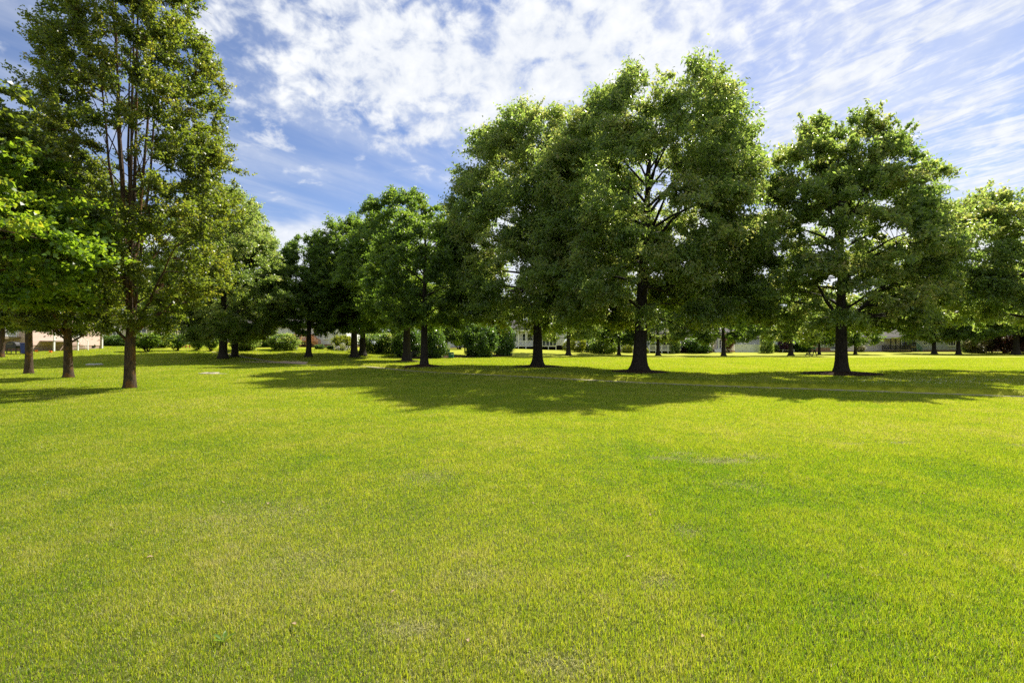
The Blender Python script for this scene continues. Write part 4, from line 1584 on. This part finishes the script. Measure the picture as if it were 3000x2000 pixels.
    # grey sided house behind the white fence
    h = House('house', 'grey sided house standing behind the white vinyl fence', 2150, 2236, 107, 'grey_siding', 3.0, 9, base=.2)
    h.window(2180, 2194, 1.9, 2.9)
    # column house with sage siding
    h = House('house', 'sage sided house with white windows, glass door and brick foot', 2278, 2462, 104, 'sage_siding', 3.2, 9, base=.95)
    for a, b in ((2350, 2364), (2369, 2387), (2388, 2398), (2410, 2428)):
        h.window(a, b, 1.35, 2.75, 1, 2)
    h.door(2433, 2453, .3, 2.75)
    h.deck(2277, 2312, 2.0, .55, 'white_trim', 'white_trim', False, 3, roofed=3.2)
    # lilac sided house with the dark covered patio
    h = House('house', 'lilac sided house with covered dark patio, left of the grey sided one', 2516, 2640, 105, 'lilac_siding', 3.0, 9, base=.2)
    h.window(2570, 2577, 1.7, 2.9, 1, 2)
    h.window(2538, 2543, 1.6, 2.7, 1, 2)
    h.deck(2582, 2640, 2.6, .5, 'grey_wood', 'black_metal', True, 5, roofed=2.9)
    h = House('house', 'pale grey sided house with dark stair railing and wide windows', 2642, 2832, 106, 'grey_siding', 3.0, 9, base=.4)
    h.window(2667, 2682, 1.4, 2.8)
    h.window(2704, 2716, 1.4, 2.8)
    h.window(2777, 2800, 1.3, 2.6, 3, 1)
    h.deck(2643, 2657, 2.4, 1.15, 'grey_wood', 'black_metal', True, 3)
    h.steps(2657, -.9, 1.15, 1.4, 5, 'grey_wood', 'green_metal', 1)
    h = House('house', 'house with a pale timber deck beside the dark red bush', 2856, 3080, 108, 'tan_siding', 3.0, 9, base=.4)
    h.window(2870, 2884, 1.3, 2.7)
    h.window(2900, 2912, 1.3, 2.7)
    h.deck(2886, 2922, 3.0, .95, 'deck_wood', 'grey_wood', True, 4, bal=0.6)
    h.steps(2886, -1.2, .95, 1.2, 5, 'grey_wood', 'grey_wood', -1)


# ------------------------------------------------------------------ smaller things
def place(px, py, ymax=103):
    x, y, z = ground_hit(px, py)
    if y > ymax:
        y = ymax
        x = at(px, y)
        z = gz(x, y)
    return x, y, z


def build_things():
    # white vinyl fence with gate
    Y = 102.0
    x0, x1 = at(2154, Y), at(2233, Y)
    r = empty('vinyl_fence', ((x0 + x1) / 2, Y, gz((x0 + x1) / 2, Y)))
    tag(r, 'white vinyl privacy fence with a gate before the grey sided house', 'fence')
    w = (x1 - x0) / 2
    m = simple('vinyl', (0.76, 0.78, 0.78), 0.4, 0.4, var=0.04)
    for a, b, nm in ((-w, -w + (x1 - x0) * .23, 'panel'), (-w + (x1 - x0) * .25, -w + (x1 - x0) * .42, 'gate'), (-w + (x1 - x0) * .44, w, 'panel')):
        p = MB()
        n = max(2, int((b - a) / .18))
        for i in range(n):
            q0 = a + (b - a) * i / n
            p.box(q0, q0 + (b - a) / n - .008, -.02, .02, .06, 1.55)
        p.box(a, b, -.035, .035, .0, .12).box(a, b, -.035, .035, 1.5, 1.62)
        g = p.build(nm, m, r)
        if nm == 'gate':
            MB().box(b - .16, b - .06, -.08, -.036, 1.0, 1.1).build('latch', MAT['black_metal'], g)
            for zz in (.3, 1.3):
                MB().box(a + .01, a + .2, -.055, -.036, zz, zz + .1).build('hinge', MAT['black_metal'], g)
    for k in (0, .24, .43, .72, 1.0):
        x = -w + (x1 - x0) * k
        MB().box(x - .065, x + .065, -.065, .065, -.3, 1.72).add([(x - .09, -.09, 1.722), (x + .09, -.09, 1.722), (x + .09, .09, 1.722), (x - .09, .09, 1.722), (x, 0, 1.84)],
                                                                [(0, 1, 4), (1, 2, 4), (2, 3, 4), (3, 0, 4), (3, 2, 1, 0)]).build('post', m, r)

    # pet waste station: green post with white sign, dispenser and bin
    x, y, z = place(1321, 1048.5)
    s = 28.0 / F * y / 0.62 / 1.0
    r = empty('pet_waste_station', (x, y, z))
    tag(r, 'green pet waste station with white sign and lidded bin beside a clipped shrub', 'waste station')
    zt = zat(1008, y) - z
    zb = zat(1031, y) - z
    wpx = y / F
    px = -6 * wpx
    MB().box(px - .045, px + .045, .05, .14, -.3, zt).build('post', MAT['green_metal'], r)
    sg = MB()
    a, b_, c = px - 4.6 * wpx, px + 4.6 * wpx, zat(1020.5, y) - z
    sg.add([(a, .02, c), (b_, .02, c), (b_, .02, zt - .16), (b_ - .09, .02, zt + .02), (a + .09, .02, zt + .02), (a, .02, zt - .16),
            (a, .045, c), (b_, .045, c), (b_, .045, zt - .16), (b_ - .09, .045, zt + .02), (a + .09, .045, zt + .02), (a, .045, zt - .16)],
           [(0, 1, 2, 3, 4, 5), (11, 10, 9, 8, 7, 6)] + [(i, i + 6, (i + 1) % 6 + 6, (i + 1) % 6) for i in range(6)])
    sg.build('sign', MAT['white_plastic'], r)
    c2 = zat(1023, y) - z
    MB().box(px - .13, px + .13, -.06, .048, zb + .02, c2).build('bag_dispenser', MAT['green_metal'], r, bevel=.02)
    bw = 14.5 * wpx / 2
    bc = 1.3 * wpx
    bd = MB().box(bc - bw, bc + bw, -.42, .04, .02, zb - .16).build('bin', MAT['green_metal'], r, bevel=.04)
    MB().box(bc - bw - .02, bc + bw + .02, -.45, .042, zb - .158, zb - .02).build('lid', MAT['green_metal'], bd, bevel=.05)
    MB().box(bc - .02, bc + bw - .02, -.456, -.43, zb - .27, zb - .20).build('flap', MAT['white_plastic'], bd)

    # park bench under the linden
    x, y, z = place(1222, 1049.5)
    r = empty('park_bench', (x, y, z), 0.0)
    tag(r, 'dark metal park bench between the two linden trunks', 'bench')
    b = MB()
    for i in range(5):
        b.box(-.75, .75, -.2 + i * .1, -.2 + i * .1 + .08, .43, .46)
    b.build('seat', MAT['black_metal'], r)
    b = MB()
    for i in range(4):
        b.box(-.75, .75, .32 + i * .03, .35 + i * .03, .55 + i * .1, .62 + i * .1)
    b.build('backrest', MAT['black_metal'], r)
    for sx in (-.66, .66):
        for sy in (-.16, .28):
            MB().box(sx - .03, sx + .03, sy - .03, sy + .03, -.05, .428).build('leg', MAT['black_metal'], r)
        MB().bar((sx, .30, .44), (sx, .44, .94), .05).build('back_support', MAT['black_metal'], r)
        MB().box(sx - .03, sx + .03, -.22, .34, .64, .68).box(sx - .025, sx + .025, -.2, -.15, .462, .638).build('armrest', MAT['black_metal'], r)

    # white lawn chairs
    proto = None
    for k, (px, py, rz, lab) in enumerate(((986, 1026, 2.4, 'white plastic lawn chair standing apart left of the other chairs'),
                                           (1000, 1027, -2.6, 'white lawn chair at the left end of the close group of three'),
                                           (1010, 1027, 3.0, 'white lawn chair in the middle of the close group of three'),
                                           (1019, 1026.5, 2.0, 'white lawn chair nearest the flared linden trunk'))):
        p = place(px, py)
        p = (p[0], min(p[1], 73.0), gz(p[0], min(p[1], 73.0)))
        if proto is None:
            r = empty('lawn_chair', p, rz)
            tag(r, lab, 'chair', 'white lawn chairs')
            b = MB()
            for i in range(5):
                b.box(-.27, .27, -.26 + i * .11, -.26 + i * .11 + .09, .37 - i * .015, .395 - i * .015)
            b.build('seat', MAT['white_plastic'], r)
            b = MB()
            for i in range(5):
                xx = -.24 + i * .12
                b.bar((xx * .8, .26, .34), (xx * 1.15, .52, 1.02 - abs(xx) * .4), .10, .025)
            b.build('backrest', MAT['white_plastic'], r)
            for sx in (-.3, .3):
                MB().box(sx - .03, sx + .03, -.27, -.2, -.03, .568).build('leg', MAT['white_plastic'], r)
                MB().bar((sx, .42, -.02), (sx, .16, .36), .06).build('leg', MAT['white_plastic'], r)
                MB().box(sx - .06, sx + .06, -.32, .38, .57, .595).build('armrest', MAT['white_plastic'], r)
            proto = r
        else:
            copy_tree(proto, p, rz, lab)

    # white pole and purple windbreak by the orange deck
    x, y, z = place(869, 1026.5)
    y = min(y, 72)
    x = at(869, y)
    z = gz(x, y)
    zt = zat(968, y) - z
    r = empty('white_pole', (x, y, z))
    tag(r, 'slim white pole standing left of the orange deck', 'pole')
    MB().tube([(0, 0, -.3), (0, 0, zt)], [.055, .05], 10).build('shaft', MAT['white_trim'], r)
    MB().tube([(0, 0, zt + .002), (0, 0, zt + .06), (0, 0, zt + .12)], [.07, .08, .02], 10).build('cap', MAT['white_trim'], r)
    x2 = at(862.5, y + 1.5)
    z2 = gz(x2, y + 1.5)
    r = empty('cloth_banner', (x2, y + 1.5, z2))
    tag(r, 'hanging dark purple cloth banner just left of the white pole', 'banner')
    b = MB()
    n = 10
    vs, fs = [], []
    for i in range(n + 1):
        for zz in (.1, 1.55):
            vs.append((-.3 + .6 * i / n, .04 * math.sin(i * 1.4), zz))
        if i:
            fs.append((2 * i - 2, 2 * i, 2 * i + 1, 2 * i - 1))
    o = b.add(vs, fs).build('cloth', MAT['purple_cloth'], r)
    o.modifiers.new('thick', 'SOLIDIFY').thickness = 0.012
    MB().tube([(-.34, 0, 1.58), (.34, 0, 1.58)], [.018, .018], 8).build('rod', MAT['black_metal'], r)
    MB().tube([(-.34, .03, -.3), (-.34, .03, 1.62)], [.022, .022], 8).build('stake', MAT['black_metal'], r)

    # low red fence rail among the stemmed shrubs
    p = place(548, 1019)
    Y = min(p[1], 76)
    x0, x1 = at(534, Y), at(566, Y)
    r = empty('red_fence', ((x0 + x1) / 2, Y, gz((x0 + x1) / 2, Y)))
    tag(r, 'low red timber rail fence between the small stemmed shrubs', 'fence')
    m = simple('red_paint', (0.35, 0.07, 0.05), 0.6, 0.2)
    w = (x1 - x0) / 2
    for k in range(4):
        x = -w + 2 * w * k / 3
        MB().box(x - .05, x + .05, -.05, .05, -.3, .55).build('post', m, r)
    for zz in (.18, .42):
        MB().box(-w, w, -.075, -.052, zz, zz + .09).build('rail', m, r)

    # storm drain and round lid in the lawn
    x, y, z = DRAIN
    r = empty('storm_drain', (x, y, z))
    tag(r, 'concrete storm drain with a dark slot set in the lawn', 'drain')
    b = MB().box(-.62, .12, -.40, .02, -.2, .055).box(-.62, -.5, .025, .5, -.2, .075).box(0.0, .12, .025, .5, -.2, .075).box(-.498, -.002, .40, .5, -.2, .075)
    b.build('curb', MAT['concrete'], r, bevel=.012)
    MB().box(-.498, -.002, .024, .398, -.2, -.06).build('pit', MAT['dark_void'], r)
    b = MB()
    for i in range(6):
        b.box(-.49 + i * .085, -.46 + i * .085, .03, .396, .03, .05)
    b.build('grate', MAT['black_metal'], r)
    b = MB()
    vs = [(.13, -.42, .035), (.95, -.36, .035), (1.0, -.12, .03), (.5, -.05, .035), (.13, .05, .035)]
    b.add(vs + [(p[0], p[1], -.1) for p in vs], [(0, 1, 2, 3, 4)] + [(i, i + 5, (i + 1) % 5 + 5, (i + 1) % 5) for i in range(5)])
    b.build('apron', MAT['concrete'], r)
    x, y, z = LID
    r = empty('manhole_cover', (x, y, z))
    tag(r, 'round pale grey green utility cover lying in the lawn', 'manhole cover')
    m = simple('pale_lid', (0.42, 0.47, 0.42), 0.6, 0.25)
    MB().tube([(0, 0, -.1), (0, 0, .075), (0, 0, .085)], [.58, .58, .56], 32).build('rim', MAT['concrete'], r)
    c = MB().tube([(0, 0, .086), (0, 0, .10), (0, 0, .12)], [.53, .53, .49], 32).build('lid', m, r)
    MB().box(-.08, .08, -.02, .02, .121, .135).build('handle', MAT['black_metal'], c)

    # orange marker flags
    proto = None
    for k, (px, py, lab) in enumerate(((101, 1040, 'small orange marker flag nearer the forked pear trunk'), (143, 1042, 'small orange marker flag midway between two pear trunks'))):
        p = ground_hit(px, py)
        if proto is None:
            r = empty('marker_flag', p, .2)
            tag(r, lab, 'flag', 'orange marker flags')
            MB().tube([(0, 0, -.1), (0.01, 0, .5)], [.006, .005], 6).build('wire', MAT['black_metal'], r)
            vs, fs = [], []
            for i in range(6):
                for zz in (.32, .5):
                    vs.append((.012 + .24 * i / 5, .02 * math.sin(i * 1.5), zz - .02 * i / 5))
                if i:
                    fs.append((2 * i - 2, 2 * i, 2 * i + 1, 2 * i - 1))
            o = MB().add(vs, fs).build('cloth', simple('flag_orange', (0.85, 0.22, 0.04), 0.6, 0.2), r)
            o.modifiers.new('thick', 'SOLIDIFY').thickness = .004
            proto = r
        else:
            copy_tree(proto, p, 1.0, lab)

    # by the pink house: blue bin and covered grill
    Y = 46.2
    x = at(77, Y)
    r = empty('recycling_bin', (x, Y, gz(x, Y)), .1)
    tag(r, 'blue wheeled recycling bin beside the pink house deck', 'bin')
    b = MB()
    b.add([(-.24, -.26, .06), (.24, -.26, .06), (.24, .26, .06), (-.24, .26, .06), (-.30, -.33, 1.0), (.30, -.33, 1.0), (.30, .33, 1.0), (-.30, .33, 1.0)],
          [(3, 2, 1, 0), (4, 5, 6, 7), (0, 1, 5, 4), (1, 2, 6, 5), (2, 3, 7, 6), (3, 0, 4, 7)])
    bd = b.build('body', MAT['blue_plastic'], r, bevel=.03)
    MB().box(-.32, .32, -.36, .34, 1.002, 1.08).build('lid', MAT['blue_plastic'], r, bevel=.03)
    MB().tube([(-.26, .42, .98), (.26, .42, .98)], [.02, .02], 8).build('handle', MAT['blue_plastic'], r)
    for sx in (-.28, .28):
        MB().tube([(sx - .03, .24, .11), (sx + .03, .24, .11)], [.12, .12], 14).build('wheel', MAT['black_metal'], r)
    x = at(40, Y)
    r = empty('barbecue_grill', (x, Y, gz(x, Y)), 0)
    tag(r, 'black barbecue grill under the deck of the pink house', 'grill')
    MB().box(-.5, .5, -.26, .26, .5, .82).build('firebox', MAT['black_metal'], r, bevel=.04)
    pts = [(.5 * math.cos(a), 0, .83 + .32 * math.sin(a)) for a in np.linspace(0, PI, 9)]
    hd = MB()
    vs = [(p[0], s, p[2]) for s in (-.26, .26) for p in pts]
    hd.add(vs, [tuple(range(9))[::-1], tuple(range(9, 18))] + [(i, i + 1, i + 10, i + 9) for i in range(8)] + [(8, 0, 9, 17)])
    hh = hd.build('hood', MAT['black_metal'], r)
    MB().tube([(-.25, -.32, .95), (.25, -.32, .95)], [.018, .018], 8).build('handle', MAT['concrete'], hh)
    for sx in (-.44, .44):
        for sy in (-.2, .2):
            MB().box(sx - .03, sx + .03, sy - .03, sy + .03, -.03, .498).build('leg', MAT['black_metal'], r)
    MB().box(.505, .85, -.22, .22, .74, .78).build('side_shelf', MAT['black_metal'], r)

    # clover flowers under the open oak, a broad leaved weed by the camera
    rg = np.random.default_rng(8)
    vs, fs = [], []
    n = 0
    while n < 260:
        px, py = rg.normal(2720, 150), rg.normal(1134, 8)
        if not (2450 < px < 3100 and 1116 < py < 1148):
            continue
        y = CAMZ * F / (py - 1017)
        x = at(px, y)
        if abs(path_sd(np.array([x]), np.array([y]))[0]) < .8:
            continue
        z = gz(x, y) + rg.uniform(.06, .10)
        q = rg.uniform(.008, .014)
        b = len(vs)
        vs += [(x, y, z + q), (x + q, y, z), (x, y + q, z), (x - q, y, z), (x, y - q, z), (x, y, z - q * .6)]
        fs += [(b, b + 1 + i, b + 1 + (i + 1) % 4) for i in range(4)] + [(b + 5, b + 1 + (i + 1) % 4, b + 1 + i) for i in range(4)]
        n += 1
    o = MB().add(vs, fs).build('clover_flowers', simple('clover_white', (0.75, 0.75, 0.68), .7, .2))
    tag(o, 'scattered white clover flowers in the shade beside the footpath', 'flowers', None, 'stuff')

    lm = simple('dry_leaf', (0.34, 0.25, 0.15), .8, .15, var=.3, scale=30)
    proto = None
    for k, (px, py) in enumerate(((652, 1478), (786, 1482), (440, 1640), (1560, 1480), (1905, 1515), (1842, 1640), (2520, 1672), (1150, 1745), (2240, 1392), (2705, 1452), (330, 1560), (1370, 1890), (2060, 1880), (860, 1840))):
        p = ground_hit(px, py)
        p = (p[0], p[1], p[2] + .018)
        if proto is None:
            vs, fs = [], []
            for i in range(7):
                f = i / 6
                w = .016 * math.sin(max(.02, f) * PI * .97) ** .8
                zz = .012 * math.sin(f * PI) + .006 * f
                vs += [(-.03 + .065 * f, -w, zz + .010), (-.03 + .065 * f, 0, zz), (-.03 + .065 * f, w, zz + .007)]
                if i:
                    b = 3 * i
                    fs += [(b - 3, b, b + 1, b - 2), (b - 2, b + 1, b + 2, b - 1)]
            o = MB().add(vs, fs).build('fallen_leaf', lm, smooth=True)
            tag(o, 'small curled tan leaf lying loose on the open lawn', 'leaf', 'fallen leaves on the lawn')
            o.location = p
            proto = o
        else:
            o = proto.copy()
            COL.objects.link(o)
            o.location = p
        o.rotation_euler = (.2 * math.sin(k * 3.1), .3 * math.cos(k * 2.3), k * 1.9)
        o.scale = (.62, .62, .62)
    x, y, z = ground_hit(655, 1885)
    r = empty('broadleaf_weed', (x, y, z))
    tag(r, 'broad leaved green weed standing up in the near grass', 'weed')
    mt = leaf_mat('weed_leaf', [(0, (0.10, 0.19, 0.025)), (1, (0.14, 0.24, 0.03))], [(0, (0.26, 0.46, 0.02)), (1, (0.36, 0.54, 0.03))], .45, .4, .4)
    for k, (az, el, L, w) in enumerate(((0.3, .9, .09, .018), (1.9, .8, .08, .020), (2.9, .7, .10, .018), (4.2, .9, .08, .02), (5.3, .8, .09, .018))):
        vs, fs = [], []
        for i in range(7):
            f = i / 6
            e = el * (1 - .7 * f)
            rr = L * f * (1 - .15 * f)
            c = Vector((math.cos(az) * rr * math.cos(el * .7), math.sin(az) * rr * math.cos(el * .7), .005 + L * (math.sin(el) * f - .35 * f * f)))
            sd = Vector((-math.sin(az), math.cos(az), 0)) * w * .5 * math.sin(min(1, f * 1.05) * PI) ** .8
            vs += [tuple(c - sd + Vector((0, 0, .004))), tuple(c), tuple(c + sd + Vector((0, 0, .004)))]
            if i:
                b = 3 * i
                fs += [(b - 3, b, b + 1, b - 2), (b - 2, b + 1, b + 2, b - 1)]
        MB().add(vs, fs).build('leaf', mt, r, smooth=True)


# ------------------------------------------------------------------ the person with the stroller
def skin_mesh(name, pts, edges, root, mat, parent, sub=2):
    me = bpy.data.meshes.new(name)
    keys = list(pts)
    me.from_pydata([pts[k][0] for k in keys], [(keys.index(a), keys.index(b)) for a, b in edges], [])
    o = link(name, me, mat, parent)
    md = o.modifiers.new('skin', 'SKIN')
    md.use_smooth_shade = True
    for i, k in enumerate(keys):
        r = pts[k][1]
        me.skin_vertices[0].data[i].radius = (r, r) if not isinstance(r, tuple) else r
        me.skin_vertices[0].data[i].use_root = (k == root)
    s = o.modifiers.new('subdivision', 'SUBSURF')
    s.levels = s.render_levels = sub
    return o


def build_person():
    x, y, z = place(2387, 1042.5)
    r = empty('person', (x, y, z), 0.0)         # walks towards -x
    tag(r, 'person in a green top and dark trousers pushing a stroller on the lawn', 'person')
    skin = simple('skin', (0.50, 0.30, 0.21), .55, .3, var=.05)
    P = {'pel': ((0, 0, .94), (.13, .10)), 'wai': ((-.02, 0, 1.10), (.125, .09)), 'che': ((-.05, 0, 1.30), (.15, .105)), 'col': ((-.07, 0, 1.43), (.09, .07)),
         'nec': ((-.085, 0, 1.50), .05), 'hd1': ((-.105, 0, 1.58), (.075, .085)), 'hd2': ((-.10, 0, 1.67), (.082, .095)), 'hd3': ((-.095, 0, 1.73), (.055, .06)), 'nos': ((-.195, 0, 1.615), .016)}
    E = [('pel', 'wai'), ('wai', 'che'), ('che', 'col'), ('col', 'nec'), ('nec', 'hd1'), ('hd1', 'hd2'), ('hd2', 'hd3'), ('hd1', 'nos')]
    for s, sg in (('l', 1), ('r', -1)):
        fx = -1 if s == 'l' else 1
        P['hip' + s] = ((0, .09 * sg, .90), .085)
        P['kne' + s] = ((-.16 if fx < 0 else .08, .10 * sg, .50), .058)
        P['ank' + s] = ((-.27 if fx < 0 else .33, .10 * sg, .09 if fx < 0 else .13), .038)
        P['toe' + s] = ((-.45 if fx < 0 else .17, .11 * sg, .06 if fx < 0 else .03), .033)
        P['sho' + s] = ((-.06, .19 * sg, 1.40), .055)
        P['elb' + s] = ((-.12, .24 * sg, 1.13), .042)
        P['wri' + s] = ((-.36, .20 * sg, 1.06), .028)
        P['pal' + s] = ((-.43, .19 * sg, 1.055), (.040, .020))
        E += [('pel', 'hip' + s), ('hip' + s, 'kne' + s), ('kne' + s, 'ank' + s), ('ank' + s, 'toe' + s), ('col', 'sho' + s), ('sho' + s, 'elb' + s), ('elb' + s, 'wri' + s), ('wri' + s, 'pal' + s)]
        for k, (oy, L) in enumerate(((-.032, .055), (-.011, .068), (.011, .065), (.032, .05))):
            a, b = 'f%d%s' % (k, s), 'g%d%s' % (k, s)
            P[a] = ((-.475, .19 * sg + oy, 1.052), .009)
            P[b] = ((-.475 - L * .4, .19 * sg + oy, 1.052 - L * .6), .008)
            E += [('pal' + s, a), (a, b)]
        P['th' + s] = ((-.43, (.19 - .045) * sg, 1.03), .010)
        P['ti' + s] = ((-.465, (.19 - .05) * sg, 1.01), .009)
        E += [('pal' + s, 'th' + s), ('th' + s, 'ti' + s)]
    skin_mesh('body', P, E, 'pel', skin, r)
    g = lambda k, e: (P[k][0], tuple(v + e for v in P[k][1]) if isinstance(P[k][1], tuple) else P[k][1] + e)
    T = {k: g(k, .018) for k in ('wai', 'che', 'col', 'shol', 'shor', 'elbl', 'elbr')}
    T['hem'] = ((0, 0, .92), (.155, .125))
    for s in 'lr':
        a, b = Vector(P['elb' + s][0]), Vector(P['wri' + s][0])
        T['cuf' + s] = (tuple(a.lerp(b, .75)), .043)
    skin_mesh('shirt', T, [('hem', 'wai'), ('wai', 'che'), ('che', 'col'), ('col', 'shol'), ('col', 'shor'), ('shol', 'elbl'), ('shor', 'elbr'), ('elbl', 'cufl'), ('elbr', 'cufr')], 'che',
              simple('green_shirt', (0.06, 0.17, 0.12), .8, .15), r)
    T = {k: g(k, .016) for k in ('pel', 'hipl', 'hipr', 'knel', 'kner', 'ankl', 'ankr')}
    skin_mesh('trousers', T, [('pel', 'hipl'), ('pel', 'hipr'), ('hipl', 'knel'), ('hipr', 'kner'), ('knel', 'ankl'), ('kner', 'ankr')], 'pel', simple('dark_trousers', (0.018, 0.019, 0.024), .8, .15), r)
    for s in 'lr':
        a, t = Vector(P['ank' + s][0]), Vector(P['toe' + s][0])
        skin_mesh('shoe', {'a': (tuple(a + Vector((.03, 0, -.035))), .048), 'b': (tuple(a.lerp(t, .6) + Vector((0, 0, -.005))), .045), 'c': (tuple(t + Vector((-.02, 0, 0))), .036)}, [('a', 'b'), ('b', 'c')], 'b', MAT['black_metal'], r)
    skin_mesh('hair', {'a': ((-.05, 0, 1.745), (.065, .07)), 'b': ((-.035, 0, 1.68), (.075, .092)), 'c': ((-.01, 0, 1.58), (.05, .06)), 'd': ((.02, 0, 1.48), .03)},
              [('a', 'b'), ('b', 'c'), ('c', 'd')], 'b', simple('brown_hair', (0.05, 0.03, 0.02), .6, .3), r)
    for sg in (-1, 1):
        MB().ring((-.185, .033 * sg, 1.655), (1, 0, 0), .006, .006, 8, 5).build('eye', MAT['dark_void'], r)
    MB().bar((-.182, -.025, 1.575), (-.182, .025, 1.575), .008).build('mouth', simple('lips', (.4, .16, .13), .5, .3), r)

    # stroller
    sx = x - .95
    r = empty('stroller', (sx, y, gz(sx, y)), 0.0)
    tag(r, 'dark three wheeled stroller with hood pushed by the walking person', 'stroller')
    m = simple('stroller_cloth', (0.02, 0.02, 0.024), .8, .15)
    f = MB()
    for s in (-.24, .24):
        f.tube([(.46, s * .8, 1.05), (.30, s, .80), (-.05, s, .42), (-.52, s * .25, .17)], [.016] * 4, 8)
        f.tube([(.10, s, .58), (.30, s * 1.15, .2)], [.014] * 2, 8)
    f.tube([(.30, -.28, .2), (.30, .28, .2)], [.014] * 2, 8)
    f.build('frame', MAT['black_metal'], r)
    MB().tube([(.46, -.26, 1.05), (.46, .26, 1.05)], [.02] * 2, 8).build('handle', MAT['black_metal'], r)
    st = MB().box(-.30, .10, -.19, .19, .42, .50)
    st.add([(.06, -.19, .502), (.06, .19, .502), (.26, .19, .92), (.26, -.19, .92), (.12, -.19, .502), (.12, .19, .502), (.32, .19, .90), (.32, -.19, .90)],
           [(0, 1, 2, 3), (7, 6, 5, 4), (0, 4, 5, 1), (1, 5, 6, 2), (2, 6, 7, 3), (3, 7, 4, 0)])
    st.box(-.38, -.303, -.17, .17, .24, .46)
    st.build('seat', m, r)
    hd = MB()
    vs, fs = [], []
    for j, s in enumerate((-.22, -.12, 0, .12, .22)):
        for i in range(9):
            a = -.2 + 2.1 * i / 8
            rr = .36 - .5 * s * s
            vs.append((.22 - rr * math.sin(a) * .95, s, .74 + rr * math.cos(a)))
            if j and i:
                b = j * 9 + i
                fs.append((b - 10, b - 9, b, b - 1))
    o = hd.add(vs, fs).build('hood', m, r, smooth=True)
    o.modifiers.new('thick', 'SOLIDIFY').thickness = .012
    MB().box(-.2, .26, -.2, .2, .2, .36).build('basket', m, r)
    for (wx, wy, R) in ((.30, .30, .2), (.30, -.30, .2), (-.54, 0, .15)):
        w = MB().ring((wx, wy, R), (0, 1, 0), R - .025, .025, 24, 8)
        t_ = w.build('wheel', MAT['black_metal'], r)
        sp = MB()
        for k in range(6):
            a = k * PI / 3
            sp.bar((wx, wy, R), (wx + (R - .03) * math.cos(a), wy, R + (R - .03) * math.sin(a)), .012)
        sp.build('spokes', MAT['concrete'], t_)


build_ground()
build_mulch()
build_houses()
build_trees(1.0)
build_shrubs()
build_things()
build_person()
build_lawn(1.0)
